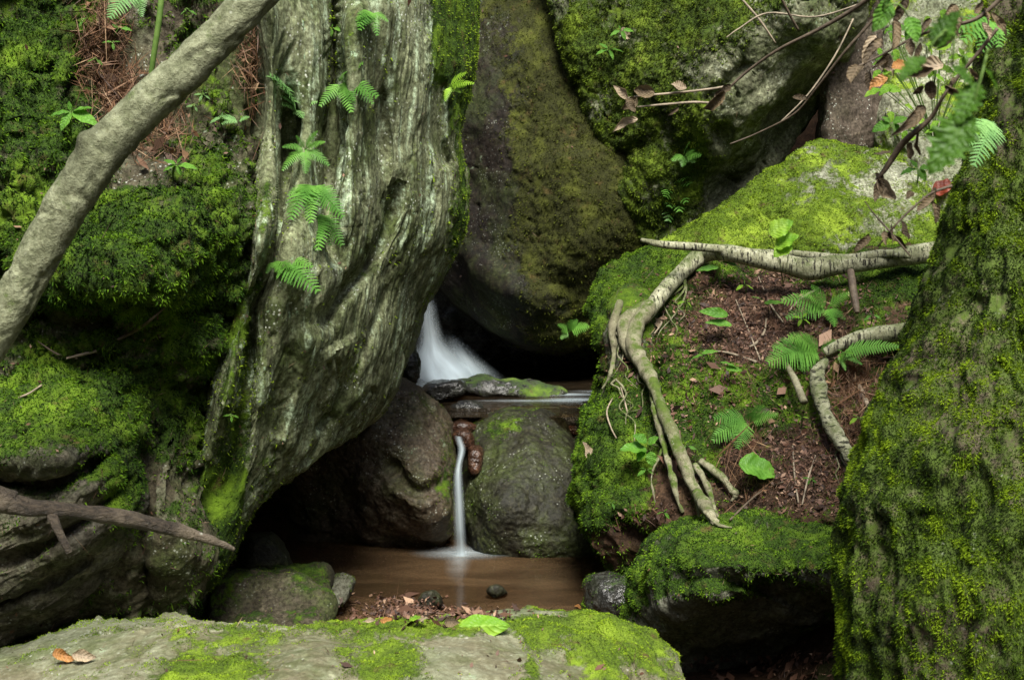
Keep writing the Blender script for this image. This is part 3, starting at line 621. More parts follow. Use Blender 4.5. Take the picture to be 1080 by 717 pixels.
cascade('waterfall', [(483, 455, 5.05, 5, .0), (484, 462, 4.98, 5, .6), (487, 474, 4.88, 5, .7), (484, 490, 4.80, 4.5, .6), (483, 504, 4.78, 6, .65), (484, 530, 4.78, 7, .7), (485, 560, 4.79, 7.5, .7), (486, 582, 4.82, 9, .85), (486, 588, 4.82, 14, .3)], 5, amp=.004)
def foam_patch(x, y, z, rx, ry, a, name='foam'):
    n = 40; r = np.linspace(0.02, 1, 14); th = np.linspace(0, 2 * math.pi, n, endpoint=False); Rg, T = np.meshgrid(r, th, indexing='ij')
    V = np.stack([x + rx * Rg.ravel() * np.cos(T.ravel()), y + ry * Rg.ravel() * np.sin(T.ravel()), np.full(Rg.size, z)], 1)
    return structure(mesh_np(name, V, grid_faces(n, 14, True), M_FOAM, attrs={'a': a * (1 - Rg.ravel()) ** 1.3, 'u': V[:, 0] * 2, 'w': V[:, 1] * 25}))
q = P(488, 583, 4.86); foam_patch(q[0], q[1], .004, .19, .12, .55); foam_patch(q[0] - .01, q[1] - .12, .008, .05, .30, .22)
for px, py, d, rx, ry, a in ((618, 424, 5.62, .22, .10, 1.0), (560, 426, 5.6, .30, .05, .5), (590, 417, 5.8, .28, .06, .9), (520, 404, 6.2, .2, .15, .6), (470, 402, 6.1, .2, .2, .8), (640, 414, 5.9, .2, .05, .4)):
    q = P(px, py, d); foam_patch(q[0], q[1], .424, rx, ry, a)

# ------------------------------------------------------------------ trunks, logs and twigs
def tube(name, pts, mat, parent=None, loc=None, nS=24, sub=8, amp=0.0, fr=20, lump=(), attrs=None, moss=None, tip=True, ext=None):
    """pts: (px, py, distance, radius px)  ->  closed tube; returns object, V, Q, moss"""
    c = crom(pts, sub); cen = P(c[:, 0], c[:, 1], c[:, 2]); rad = c[:, 3] * c[:, 2] / F
    return tube3(name, cen, rad, mat, parent, loc, nS, amp, fr, moss, ext)
def tube3(name, cen, rad, mat, parent=None, loc=None, nS=24, amp=0.0, fr=20, moss=None, ext=None, attrs=None):
    cen = np.asarray(cen, float); t = np.gradient(cen, axis=0); t /= np.linalg.norm(t, axis=1)[:, None] + 1e-12
    ref = np.array([0.0, 1, 0]) if abs(t[:, 1].mean()) < .8 else np.array([0, 0, 1.0])
    a = np.cross(t, ref); a /= np.linalg.norm(a, axis=1)[:, None]; b = np.cross(t, a)
    th = np.linspace(0, 2 * math.pi, nS, endpoint=False)
    dirs = a[:, None] * np.cos(th)[None, :, None] + b[:, None] * np.sin(th)[None, :, None]
    V = (cen[:, None] + dirs * np.asarray(rad)[:, None, None]).reshape(-1, 3); dn = dirs.reshape(-1, 3)
    if ext: V = V + dn * ext(V, np.tile(th, len(cen)), np.repeat(np.arange(len(cen)) / (len(cen) - 1), nS))[:, None]
    if amp: V = V + dn * (amp * (fbm(V * fr, 4) + .6 * fbm(V * fr * .35 + 4, 2)))[:, None]
    n = len(V); Q = grid_faces(nS, len(cen), True); V = np.concatenate([V, cen[:1], cen[-1:]])
    k = np.arange(nS); k1 = (k + 1) % nS
    cap = np.concatenate([np.stack([k1, k, np.full(nS, n)], 1), np.stack([k + n - nS, k1 + n - nS, np.full(nS, n + 1)], 1)])
    N = vnormals(V, Q)
    if (N[:n] * dn).sum() < 0: Q = Q[:, ::-1]; cap = cap[:, ::-1]; N = -N
    at = {}
    if moss is not None:
        x, y, _ = unP(V); at['moss'] = np.clip(moss(x, y, N, V), 0, 1.2)
    ob = mesh_np(name, V, [Q, cap], mat, parent, loc if loc is not None else (None if parent is not None else tuple(V[V[:, 2].argmin()])), attrs=at)
    return ob, V, Q, at.get('moss')

def bark(name, c1, c2, c3, stretch=(1, 1, 1), sc=30, lent=None, rough=.85, bd=.004, mossy=1.0):
    s = NT(name); v = s.mapping(stretch); n = s.noise(sc, 6, .7, v); b = s.noise(6, 4, .6); f = s.noise(150, 4, .7)
    col = s.mix(s.ramp(n, .38, .62), c1, c2); col = s.mix(s.ramp(b, .45, .68), col, c3)
    col = s.mix(s.ramp(f, .3, .55), s.mix(1.0, col, (.6, .58, .52), 'MULTIPLY'), col)
    if lent:
        l = s.ramp(s.noise(1, 4, .7, s.mapping(lent)), .52, .60); col = s.mix(l, col, (.02, .018, .012))
    m = s.ramp(s.math('ADD', s.attr('moss'), s.math('MULTIPLY', s.math('SUBTRACT', s.noise(34, 6, .8), .5), 2.0)), .35, .8)
    col = s.mix(s.math('MULTIPLY', m, mossy), col, s.mix(s.noise(60, 3), (.018, .032, .004), (.075, .12, .010)))
    fl = s.math('MULTIPLY', s.ramp(s.voro(70), .28, .12), s.ramp(s.noise(11, 4, .7), .55, .68)); col = s.mix(s.math('MULTIPLY', fl, .5), col, (.5, .52, .44))
    s.L(col, s.b.inputs['Base Color']); s.b.inputs['Roughness'].default_value = rough; s.b.inputs['Specular IOR Level'].default_value = .3
    s.L(s.bump(s.math('MULTIPLY_ADD', f, .4, n), bd), s.b.inputs['Normal']); return s.m
M_GB = bark('smooth_grey_bark', (.105, .115, .062), (.22, .235, .145), (.07, .075, .04), (1.6, 1.6, 1.6), 22, bd=.010)
M_BI = bark('birch_bark', (.20, .20, .125), (.36, .36, .25), (.12, .13, .065), (1, 1, 1), 30, lent=(150, 60, 26), mossy=.6)
M_BV = bark('birch_bark_upright', (.18, .18, .11), (.32, .32, .22), (.10, .12, .05), (1, 1, 1), 30, lent=(30, 30, 130), mossy=.6)
M_RT = bark('root_bark', (.13, .12, .075), (.23, .22, .145), (.09, .10, .04), (1, 1, .4), 25)
M_DW = bark('weathered_dead_wood', (.018, .014, .010), (.055, .042, .029), (.14, .114, .082), (1.0, 14, 14), 12, mossy=0, bd=.008, rough=.5)
M_TW = simple_mat('twig_bark', (.05, .035, .022), (.10, .075, .05), 40)
M_TWP = simple_mat('pale_twig', (.14, .115, .08), (.27, .22, .155), 40)
M_TR = bark('furrowed_bark', (.03, .022, .014), (.07, .055, .035), (.11, .09, .06), (1, 1, .25), 26, bd=.008)

# right hand mossy trunk
def tree():
    root = empty('tree', tuple(P(1080, 1000, 2.85)), 'big tree trunk furrowed and thick with moss, standing over the grey boulder', 'tree')
    pts = [(1130, -520, 2.9, 62), (1122, -250, 2.88, 64), (1116, -60, 2.86, 70), (1108, 60, 2.85, 76), (1102, 160, 2.84, 84), (1096, 240, 2.83, 96), (1092, 300, 2.82, 110), (1086, 370, 2.80, 126), (1080, 440, 2.78, 148), (1076, 510, 2.76, 168), (1074, 570, 2.76, 180), (1076, 640, 2.76, 186), (1080, 720, 2.78, 188), (1082, 850, 2.8, 196), (1086, 1000, 2.85, 215), (1090, 1100, 2.9, 235)]
    def ext(V, th, v):
        wv = V + .05 * np.stack([fbm(V * 7, 2), fbm(V * 7 + 9, 2), fbm(V * 7 + 5, 2)], 1)
        fur = ridged(wv * np.array([7, 7, 1.9]), 3); f2 = ridged(wv * np.array([17, 17, 6]) + 3, 3); d1, d2 = worley(V * 26)
        return .034 * (fur - .75) + .014 * (f2 - .6) + .012 * (1.1 - d1) * sstep(-.3, .3, fbm(V * 9, 2)) + .035 * perlin(np.stack([np.cos(th) * 1.6, np.sin(th) * 1.6, V[:, 2] * .6], 1)) * sstep(1.6, .6, V[:, 2])
    def ms(x, y, N, V): return .70 + .5 * fbm(V * 6, 5) + .15 * blob(x, y, 930, 560, 90, 160) - blob(x, y, 1060, 100, 20, 120, .25) - blob(x, y, 960, 660, 60, 90, .22)
    ob, V, Q, mk = tube('trunk', pts, M_TR, root, root.location[:], nS=520, sub=38, ext=ext, moss=ms)
    for o_ in (ob,): o_.location = (0, 0, 0)
    mb = moss_blades(root, V, Q, mk, 520000, mat=M_BLADE_T, ln=(.003, .009), wd=(.0013, .0024))
    # low limbs well above the frame, and a ragged crown
    for k in range(6):
        a = k * 1.05 + .4; z0 = 3.2 + .25 * k; c0 = np.array([1.15, 2.85, z0]); L = 1.5 - .12 * k
        t = np.linspace(0, 1, 10)[:, None]; cen = c0 + np.array([math.cos(a), math.sin(a) * .8, .35]) * L * t + np.array([0, 0, .25]) * t ** 2
        tube3('limb', cen, np.linspace(.05, .012, 10), M_TR, root, root.location[:], 10)
tree()
# leaning grey trunk
def ms(x, y, N, V): return .25 + .25 * fbm(V * 8, 3) + .12 * N[:, 2]
def lump_s(V, th, v):
    x, y, _ = unP(V); return blob(x, y, 86, 146, 14, 9, .012) + .005 * fbm(V * 9, 4) + blob(x, y, 200, 50, 9, 8, .006) - .004 * sstep(.55, .9, ridged(V * 11 + 3, 3))
ob, V, Q, mk = tube('leaning_trunk', [(-180, 650, 2.62, 24), (-120, 545, 2.60, 23), (-60, 440, 2.60, 22), (4, 335, 2.60, 21.5), (30, 290, 2.60, 21.5), (53, 247, 2.60, 22.5), (77, 206, 2.60, 23.5), (107, 163, 2.60, 23.5), (152, 115, 2.61, 22), (206, 64, 2.63, 21.5), (264, 4, 2.64, 20), (320, -55, 2.66, 19), (430, -170, 2.7, 17), (600, -330, 2.8, 15)], M_GB, nS=90, sub=26, amp=.0025, fr=22, moss=ms, ext=lump_s)
tag(ob, 'smooth grey green trunk leaning across the ledge rock, knobbly at its bend', 'tree trunk')
# broken dead branch at the left
root = empty('dead_branch', tuple(P(0, 530, 2.65)), 'broken brown dead branch with a snapped stub and a pointed end', 'branch')
ob, V, Q, _ = tube('branch_wood', [(-160, 500, 2.55, 16), (-70, 512, 2.60, 15), (0, 527, 2.65, 14), (18, 533, 2.66, 10), (55, 537, 2.68, 8.5), (110, 542, 2.72, 9), (160, 553, 2.76, 8.5), (195, 561, 2.79, 6.5), (225, 570, 2.81, 3.6), (247, 579, 2.83, .8)], M_DW, root, root.location[:], nS=60, sub=16, amp=.006, fr=22)
ob2, *_ = tube('stub', [(54, 540, 2.68, 6.5), (60, 556, 2.66, 5), (68, 572, 2.65, 4.4), (73, 583, 2.65, 3.2)], M_DW, root, root.location[:], nS=24, sub=8, amp=.002, fr=40)

SC.cursor.location = (0, 0, 0)
bpy.context.view_layer.update(); DG = bpy.context.evaluated_depsgraph_get()
CAM = Vector((0, 0, CAMZ))
def hit(px, py, skip=('tree', 'moss')):
    d = Vector(P(px, py, 1.0)) - CAM; d.normalize(); o = CAM.copy()
    for _ in range(30):
        ok, loc, nrm, idx, ob, mtx = SC.ray_cast(DG, o, d)
        if not ok: return None
        bn = ob.name.split('.')[0]
        if bn in ('moss', 'trunk', 'leaning_trunk', 'branch_wood', 'stub', 'limb'): o = loc + d * .003; continue
        x, y, dd = unP(np.array(loc)[None])
        if nrm.dot(d) > 0: nrm = -nrm
        return loc, nrm, float(dd[0])
    return None
def hd(px, py, off=0.0, dflt=4.0):
    h = hit(px, py); return (h[2] if h else dflt) - off

# birch roots on the bank
def mr(x, y, N, V): return .22 + .5 * fbm(V * 16, 4) + .35 * N[:, 2] + blob(x, y, 700, 450, 40, 80, .2) + blob(x, y, 725, 262, 25, 14, .5)
def over(pts, off):
    c = crom(pts, 6); d = np.array([hd(min(x, 965), y, 0) for x, y, r in c]); dm = d.copy()
    for k in range(len(d)): dm[k] = d[max(0, k - 4):k + 5].min()
    dm = np.convolve(np.pad(dm, 3, 'edge'), np.ones(7) / 7, 'valid')
    kn = rng.normal(size=len(c)); kn = np.convolve(np.pad(kn, 2, 'edge'), np.ones(5) / 5, 'valid') * .22
    return [(x + kk * 5, y, q - r * 4.4 / 1500 * off, r * .80 * (1 + kk)) for (x, y, r), q, kk in zip(c, dm, kn)]
root = empty('birch_tree', tuple(P(860, 270, 4.6)), 'fallen birch stem lying along the bank top and bending down into long surface roots', 'tree')
L0 = root.location[:]
tp = [(1120, 262, 12), (1040, 262, 12), (985, 266, 11.5), (930, 274, 9.5), (880, 280, 10.5), (855, 284, 12), (830, 279, 10.5), (790, 271, 9), (758, 266, 8.5), (738, 271, 9.5), (716, 290, 8), (696, 312, 8.5), (678, 337, 7.5)]
pd = [4.35, 4.42, 4.46, 4.5, 4.52, 4.54, 4.56, 4.58, 4.60, 4.52, 4.42, 4.30]
tp.append((668, 366, 4)); pd.append(4.3)
tc = crom([(x, y, d, r) for (x, y, r), d in zip(tp, pd)], 6); low = tc[:, 0] < 775
hs = np.array([hd(a[0], a[1]) if l else 9.0 for a, l in zip(tc, low)])
hm = np.array([hs[max(0, k - 4):k + 5].min() for k in range(len(hs))]) - .022
w_ = sstep(775, 735, tc[:, 0]); tc[:, 2] = np.where(low, np.minimum(tc[:, 2] * (1 - w_) + hm * w_, hm), tc[:, 2]); tc[:, 2] = np.convolve(np.pad(tc[:, 2], 2, 'edge'), np.ones(5) / 5, 'valid')
tube('trunk', [tuple(a) for a in tc], M_BI, root, L0, nS=48, sub=3, amp=.004, fr=16, moss=mr)
def rt(pts, mat=M_RT, off=.6, nS=26, amp=.006):
    return tube('root', over(pts, off), mat, root, L0, nS=nS, sub=3, amp=amp, fr=22, moss=mr)
rt([(686, 322, 9), (672, 342, 10), (668, 365, 11), (680, 388, 10), (692, 412, 8.5), (702, 440, 8), (716, 475, 8), (730, 510, 8), (744, 535, 8), (754, 552, 7)])
rt([(683, 385, 6), (688, 410, 5), (690, 430, 4.5), (698, 460, 4.2), (706, 490, 4), (713, 520, 4), (720, 540, 3)])
rt([(676, 372, 6), (684, 400, 5), (695, 425, 4), (712, 455, 4), (720, 490, 3.5), (733, 520, 3), (738, 545, 2)])
for k in range(16):
    x, y = rnd.choice([(690, 420), (705, 460), (735, 525), (650, 400), (870, 400), (890, 470), (660, 345), (745, 545), (680, 380), (720, 290)]); pts_ = []
    for q_ in range(7): pts_.append((x, y, max(.5, 1.7 - q_ * .22))); x += rnd.gauss(1, 7); y += rnd.uniform(4, 16)
    if y < 556: tube('rootlet', over(pts_, .5), M_RT, root, L0, nS=7, sub=2, amp=.001, fr=30, moss=mr)
rt([(655, 318, 4), (646, 345, 5), (648, 372, 4.5), (643, 395, 3), (636, 410, 1.5)])
rt([(690, 318, 6), (668, 330, 8), (657, 345, 8), (662, 368, 7), (676, 385, 5)], off=.2)
rt([(744, 540, 4), (756, 552, 2.5), (772, 556, 1.2)]); rt([(700, 470, 2.5), (688, 500, 2), (690, 530, 1.4)], off=1)
rt([(732, 490, 3), (742, 505, 3.4), (750, 525, 3.2), (757, 545, 2.5)])
rt([(738, 486, 4), (752, 496, 4.5), (764, 506, 5), (774, 520, 4), (774, 528, 3)])
rt([(870, 380, 5), (862, 395, 9), (866, 420, 10), (878, 450, 10.5), (893, 474, 10.5), (908, 495, 9), (925, 520, 7)], M_BV, off=.9)
root = empty('birch_log', tuple(P(930, 355, 4.25)), 'short pale birch log poking out beside the mossy tree trunk', 'log')
tube('log_wood', [(870, 372, 4.25, 5), (890, 362, 4.24, 7), (915, 355, 4.22, 9), (945, 351, 4.18, 9.5), (985, 348, 4.12, 9), (1030, 350, 4.1, 8)], M_BI, root, root.location[:], nS=40, sub=14, amp=.003, fr=20, moss=mr)
def log1(pts, label, mat, name='fallen_branch', nS=14, amp=.002, group=None, sub=8):
    ob, *_ = tube(name, pts, mat, nS=nS, sub=sub, amp=amp, fr=30, moss=lambda x, y, N, V: .15 + .3 * fbm(V * 9, 3)); tag(ob, label, 'branch', group); return ob
log1([(676, 253, 4.62, 2), (700, 258, 4.60, 4), (740, 261, 4.62, 4.5), (790, 266, 4.64, 4), (840, 268, 4.62, 4), (890, 274, 4.52, 6), (930, 268, 4.48, 5), (960, 270, 4.42, 3)], 'thin peeling birch branch resting along the top of the fallen stem', M_BI)
log1([(897, 286, 4.38, 4), (899, 300, 4.34, 4.2), (902, 318, 4.30, 4), (904, 330, 4.28, 2.5)], 'short upright stub hanging under the fallen birch stem', M_TW)
log1([(826, 378, 4.25, 2), (838, 400, 4.17, 3.6), (848, 424, 4.10, 4)], 'stout broken stick slanting below the big fern', M_RT)

# ------------------------------------------------------------------ greenery
def leafmat(name, c1, c2, tr=.45, rough=.5):
    s = NT(name); c = s.mix(s.ramp(s.noise(14, 3), .35, .65), c1, c2); a = s.attr('v'); c = s.mix(a, c, s.mix(1.0, c, (1.5, 1.4, 1.2), 'MULTIPLY'))
    ve = s.ramp(s.attr('vein'), .75, 1.0); c = s.mix(s.math('MULTIPLY', ve, .35), c, s.mix(1.0, c, (1.9, 1.6, 1.6), 'MULTIPLY'))
    s.L(c, s.b.inputs['Base Color']); s.b.inputs['Roughness'].default_value = rough; s.b.inputs['Specular IOR Level'].default_value = .35
    s.L(s.bump(s.attr('vein'), .0015), s.b.inputs['Normal'])
    t = s.n.new('ShaderNodeBsdfTranslucent'); mx = s.n.new('ShaderNodeMixShader'); mx.inputs[0].default_value = tr
    s.L(c, t.inputs[0]); s.L(s.b.outputs[0], mx.inputs[1]); s.L(t.outputs[0], mx.inputs[2]); s.L(mx.outputs[0], s.out.inputs[0]); return s.m
M_FERN = leafmat('fern_green', (.065, .185, .028), (.12, .29, .048))
M_FERNP = leafmat('pale_fern_green', (.12, .27, .09), (.20, .38, .14))
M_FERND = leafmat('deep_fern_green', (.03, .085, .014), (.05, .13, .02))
M_FERND2 = leafmat('dark_leaf_green', (.035, .10, .008), (.06, .15, .014))  # darker green for the near lobed leaves
M_LEAF = leafmat('leaf_green', (.07, .20, .02), (.12, .29, .035))
M_LEAFY = leafmat('yellow_green_leaf', (.13, .30, .02), (.24, .42, .04))
M_DEAD = leafmat('dead_leaf_brown', (.040, .029, .016), (.125, .095, .055), .15, .7)
M_DEADP = leafmat('dead_leaf_pale', (.20, .16, .11), (.34, .28, .20), .25, .7)
M_ORANGE = leafmat('orange_leaf', (.26, .12, .035), (.42, .22, .08), .35, .5)
M_REDLF = leafmat('red_leaf', (.08, .014, .008), (.15, .03, .015), .35, .5)
M_STEM = simple_mat('green_stem', (.07, .14, .02), (.11, .19, .035), 30, bump=0)

def frond(parent, base, tip, up, width=.26, n=18, mat=None, arch=.15, droop=.1, taper=.55, v=0.3):
    """a pinnate frond from base to tip; up = rough face normal"""
    base, tip, up = map(lambda q: np.array(q, float), (base, tip, up)); ax = tip - base; L = np.linalg.norm(ax)
    up = up - ax * (up @ ax) / L ** 2; up /= np.linalg.norm(up) + 1e-9
    m = (base + tip) / 2 + up * L * arch + np.array([0, 0, L * .06])
    T = lambda t: (1 - t) ** 2 * base + 2 * t * (1 - t) * m + t * t * tip
    dT = lambda t: 2 * (1 - t) * (m - base) + 2 * t * (tip - m)
    V = []; Fq = []; Ft = []
    # rachis
    st = np.linspace(0, 1, 9)
    for k, t in enumerate(st):
        p = T(t); d = dT(t); d /= np.linalg.norm(d); s_ = np.cross(d, up); s_ /= np.linalg.norm(s_); w_ = L * .008 * (1 - .7 * t) + .0006
        V += [p - s_ * w_, p + s_ * w_ - up * w_]
        if k: b = len(V) - 4; Fq.append((b, b + 1, b + 3, b + 2))
    for k in range(n):
        t = .16 + .84 * (k + .5) / n
        prof = min(1, (t - .05) / .22) ** .8 * (1 - ((t - .3) / .72 if t > .3 else 0)) ** taper
        p = T(t); d = dT(t); d /= np.linalg.norm(d); s0 = np.cross(d, up); s0 /= np.linalg.norm(s0)
        pl = L * width * prof * (1 + rnd.uniform(-.08, .08)); pw = L * .84 / n * .46
        if pl < L * .015: continue
        for sg in (-1, 1):
            dirv = s0 * sg * .93 + d * (.32 + .25 * t) + up * rnd.uniform(-.12, .12); dirv /= np.linalg.norm(dirv)
            pn = np.cross(dirv, up); pn /= np.linalg.norm(pn)
            nl = 6; b = len(V)
            for j in range(nl + 1):
                u_ = j / nl; c = p + dirv * pl * u_ - up * (pl * droop * u_ * u_ + 0) - np.array([0, 0, pl * .10 * u_ * u_])
                ww = pw * (1 - u_ ** 1.8) ** .7 * (.9 if j else .6)
                V += [c + pn * ww, c - pn * ww + 0]
                # lobes: notch vertex between
                if j < nl:
                    u2 = (j + .6) / nl; c2 = p + dirv * pl * u2 - up * (pl * droop * u2 * u2) - np.array([0, 0, pl * .10 * u2 * u2]); w2 = pw * (1 - u2 ** 1.8) ** .7 * .50
                    V += [c2 + pn * w2, c2 - pn * w2]
            cnt = len(V) - b
            for j in range(cnt // 2 - 1): i0 = b + 2 * j; Fq.append((i0, i0 + 1, i0 + 3, i0 + 2))
    V = np.array(V); pl_ = np.array(parent.location)
    return mesh_np('frond', V, np.array(Fq), mat or M_FERN, parent, tuple(parent.location), smooth=False, attrs={'v': np.clip(v + rng.random(len(V)) * .3, 0, 1)})

def fern(bx, by, tips, label, off=.02, out=.10, mat=None, width=.25, n=15, group='ferns rooted in the rock cracks', d=None, arch=.15, name='fern', cat='fern'):
    db = (d or hd(bx, by)) - off; b = P(bx, by, db)
    root = empty(name, tuple(b), label, cat, group)
    if group: tips = list(tips) + [(bx + (tx - bx) * .55 + rnd.gauss(0, 9), by + (ty - by) * .55 + rnd.gauss(4, 7)) for tx, ty in tips[:4]]
    for (tx, ty) in tips:
        if group: tx, ty = bx + (tx - bx) * .84 + rnd.gauss(0, 2), by + (ty - by) * .84 + rnd.gauss(0, 2)
        dt = min((d or hd(tx, ty, 0)) - .03, db - out * rnd.uniform(.6, 1.2) * math.hypot(tx - bx, ty - by) / 50)
        t = P(tx, ty, dt); up = np.array([rnd.uniform(-.25, .25), -.75, .55])
        frond(root, b, t, up, width * rnd.uniform(.9, 1.1), n, mat, arch, v=rnd.uniform(0, .6))
    return root
fern(322, 158, [(298, 152), (294, 184), (346, 150), (334, 132), (350, 178)], 'upper fern of the large clump in the streaked boulder crack', n=13)
fern(330, 196, [(300, 208), (303, 234), (330, 242), (364, 226), (366, 240)], 'middle fern of the large clump in the streaked boulder crack, widest of the three', n=14)
fern(338, 226, [(352, 262), (338, 272), (368, 268)], 'lowest fern of the large clump in the streaked boulder crack', n=13)
fern(290, 276, [(347, 315), (308, 302), (278, 292), (337, 284)], 'small fern low in the streaked boulder crack, one long frond pointing down right', n=14)
fern(362, 88, [(402, 100), (388, 62), (334, 112), (398, 116), (372, 124)], 'loose small fern high on the streaked boulder beside the main crack', n=12)
fern(392, 14, [(412, 26), (400, 44), (376, 30)], 'tiny fern tuft at the top of the streaked boulder', n=9)
fern(312, 118, [(282, 76), (340, 108), (278, 70)], 'tiny pale fern left of the main crack of the streaked boulder', n=10, mat=M_FERNP)
fern(474, 92, [(506, 88), (500, 76), (466, 102), (490, 100)], 'small bright fern on the moss at the rim of the streaked boulder', n=10, mat=M_LEAFY)
fern(252, 128, [(226, 124), (268, 122)], 'tiny pale fern on the mossy wall under the leaning trunk', n=10, mat=M_FERNP)
fern(864, 372, [(802, 382), (806, 362), (826, 352), (848, 350), (836, 396), (886, 358)], 'broad fern spreading on the bank above the stout broken stick', width=.34, n=20, out=.12)
fern(884, 374, [(956, 362), (914, 392)], 'single long frond fern reaching from the bank toward the mossy tree trunk', width=.20, n=20, out=.1)
fern(790, 446, [(742, 440), (748, 462), (770, 474), (808, 424), (826, 440), (790, 428)], 'bright fern growing low in the middle of the bank', width=.34, n=14, out=.12)
fern(872, 326, [(818, 314), (828, 336), (842, 300), (880, 350), (900, 306), (856, 296), (896, 336)], 'airy fern on the bank under the fallen birch stem', width=.26, n=14, out=.1)
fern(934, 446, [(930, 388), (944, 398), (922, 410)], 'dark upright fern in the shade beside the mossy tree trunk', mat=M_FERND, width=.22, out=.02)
fern(600, 350, [(588, 340), (612, 336), (622, 342), (602, 330)], 'tiny fern tuft hanging from the rim of the overhanging dark boulder', n=9, width=.4)
fern(722, 164, [(738, 150), (742, 166), (716, 176), (728, 148)], 'small fern in the joint of the lichen covered slab', n=9, width=.42)
fern(712, 196, [(700, 206), (724, 194), (728, 212), (720, 228), (704, 240), (708, 222)], 'hanging fern below another in the joint above the yellow mossy peak', n=10, width=.36)
fern(148, -14, [(112, 24), (128, 6)], 'pale frond dipping in at the very top above the leaning trunk', off=.3, mat=M_FERNP, width=.26, n=16)
fern(1048, 128, [(1006, 166), (1014, 148), (1020, 182)], 'pale fern sprig hanging against the dark edge of the mossy tree trunk', d=2.6, mat=M_FERNP, width=.22, n=16)
fern(1050, 24, [(1000, 36), (1008, 52), (1034, 60)], 'green fern frond arching among the dead leaves next to the trunk', d=2.55, mat=M_FERN, width=.30, n=9)

def leaf(parent, base, tip, up, w=.45, mat=None, fold=.25, curl=.15, serr=.0, name='leaf', loc=None, roll=0.0, hole=False, nu=28, nv=5):
    base, tip, up = map(lambda q: np.array(q, float), (base, tip, up)); ax = tip - base; L = np.linalg.norm(ax)
    up = up - ax * (up @ ax) / L ** 2; up /= np.linalg.norm(up) + 1e-9; s_ = np.cross(ax / L, up)
    V = []; Fq = []; vs = np.linspace(-1, 1, 2 * nv + 1)
    for i in range(nu + 1):
        t = i / nu; hw = L * w * .5 * (math.sin(math.pi * min(1, t ** .75)) ** .8 + .02) * (1 + serr * math.sin(i * math.pi / 2 + .5))
        c = base + ax * t - up * L * curl * (t * t - t * .3)
        for v_ in vs:
            a = roll * v_ * 1.6
            if roll: q_ = c + s_ * hw * math.sin(a) / max(roll * 1.6, .01) + up * hw * (1 - math.cos(a)) / max(roll * 1.6, .01)
            else: q_ = c + s_ * hw * v_ + up * (abs(v_) * hw * fold + hw * .12 * math.sin(t * 15 + v_ * 3) * abs(v_))
            V.append(q_)
    V = np.array(V); m = 2 * nv + 1
    if mat in (M_DEAD, M_DEADP, M_ORANGE, M_REDLF): V = V + L * .16 * np.stack([fbm(V * 1.6 / L + k, 2) for k in (1, 4, 8)], 1)
    Q = grid_faces(m, nu + 1)
    if hole: Q = np.array([f for k, f in enumerate(Q) if not ((7 <= k // (m - 1) <= 14) and (1 <= k % (m - 1) <= 3))])
    tt = np.repeat(np.arange(nu + 1) / nu, m); av = np.abs(np.tile(vs, nu + 1)); vein = np.maximum(.5 + .5 * np.cos((tt - av * .22) * 2 * math.pi * 7), (av < .02) * 1.0)
    if parent is not None: return mesh_np(name, V, Q, mat or M_LEAF, parent, tuple(parent.location), attrs={'v': av * .6, 'vein': vein})
    return mesh_np(name, V, Q, mat or M_DEAD, None, tuple(V.mean(0)), attrs={'v': av * .6, 'vein': vein})

def plant(bx, by, leaves, label, off=.05, mat=None, w=.42, group='leafy seedlings', d=None, name='seedling', hook=0, upv=(0, -.6, .8), serr=0.0):
    """leaves: list of (px0, py0, px1, py1)"""
    db = (d or hd(bx, by)); b = P(bx, by, db); root = empty(name, tuple(b), label, 'plant', group)
    for l in leaves:
        x0, y0, x1, y1 = l; d0 = db - off
        p0 = P(x0, y0, d0); p1 = P(x1, y1, d0 - .3 * math.hypot(x1 - x0, y1 - y0) / 1500 * d0 * rnd.uniform(-.5, 1.2))
        t = np.linspace(0, 1, 6)[:, None]; cen = b * (1 - t) + p0 * t + np.array([0, -.01, .01]) * np.sin(t * math.pi)
        tube3('stem', cen, np.full(6, .0011), M_STEM, root, root.location[:], 5)
        leaf(root, p0, p1, np.array(upv) + rng.normal(size=3) * .25, w, mat or M_LEAF, serr=serr)
    return root
def whorl(cx, cy, r, n, label, **k):
    a0 = rnd.uniform(0, 6.28); L = []
    for i in range(n):
        a = a0 + i * 2 * math.pi / n + rnd.uniform(-.2, .2); rr = r * rnd.uniform(.75, 1.15)
        L.append((cx + math.cos(a) * 2, cy + math.sin(a), cx + math.cos(a) * rr, cy + math.sin(a) * rr * .55 + 2))
    return plant(cx + rnd.uniform(-4, 4), cy + r * .9, L, label, **k)
whorl(75, 118, 30, 5, 'five leaved seedling on the moss just left of the leaning trunk bend')
whorl(186, 174, 20, 5, 'small star shaped seedling below the leaning trunk on the mossy wall')
whorl(88, 22, 10, 2, 'two leaved sprout near the top of the mossy wall', mat=M_FERN)
whorl(126, 30, 13, 3, 'pair of upper leaflets over the dead needle mat', mat=M_FERN)
whorl(119, 45, 12, 3, 'lower leaflets over the dead needle mat', mat=M_FERN)
whorl(101, 63, 9, 3, 'tiny bluish sprout at the edge of the dead needle mat', mat=M_FERN)
whorl(198, 11, 10, 3, 'tiny sprout above the leaning trunk near the top edge', mat=M_FERN)
whorl(214, 100, 12, 4, 'small sprout right below the leaning trunk, upper of two', mat=M_FERNP)
whorl(234, 124, 16, 3, 'small sprout below the leaning trunk, lower of two', mat=M_FERNP)
whorl(205, 112, 8, 3, 'tiniest sprout by the needle mat under the trunk', mat=M_FERNP)
whorl(655, 32, 15, 4, 'upper star shaped seedling on the moss slab')
whorl(642, 52, 18, 5, 'middle star shaped seedling on the moss slab')
whorl(668, 60, 24, 5, 'widest star shaped seedling on the moss slab')
whorl(350, 30, 12, 4, 'little leafy sprout high on the streaked boulder left of its moss rim')
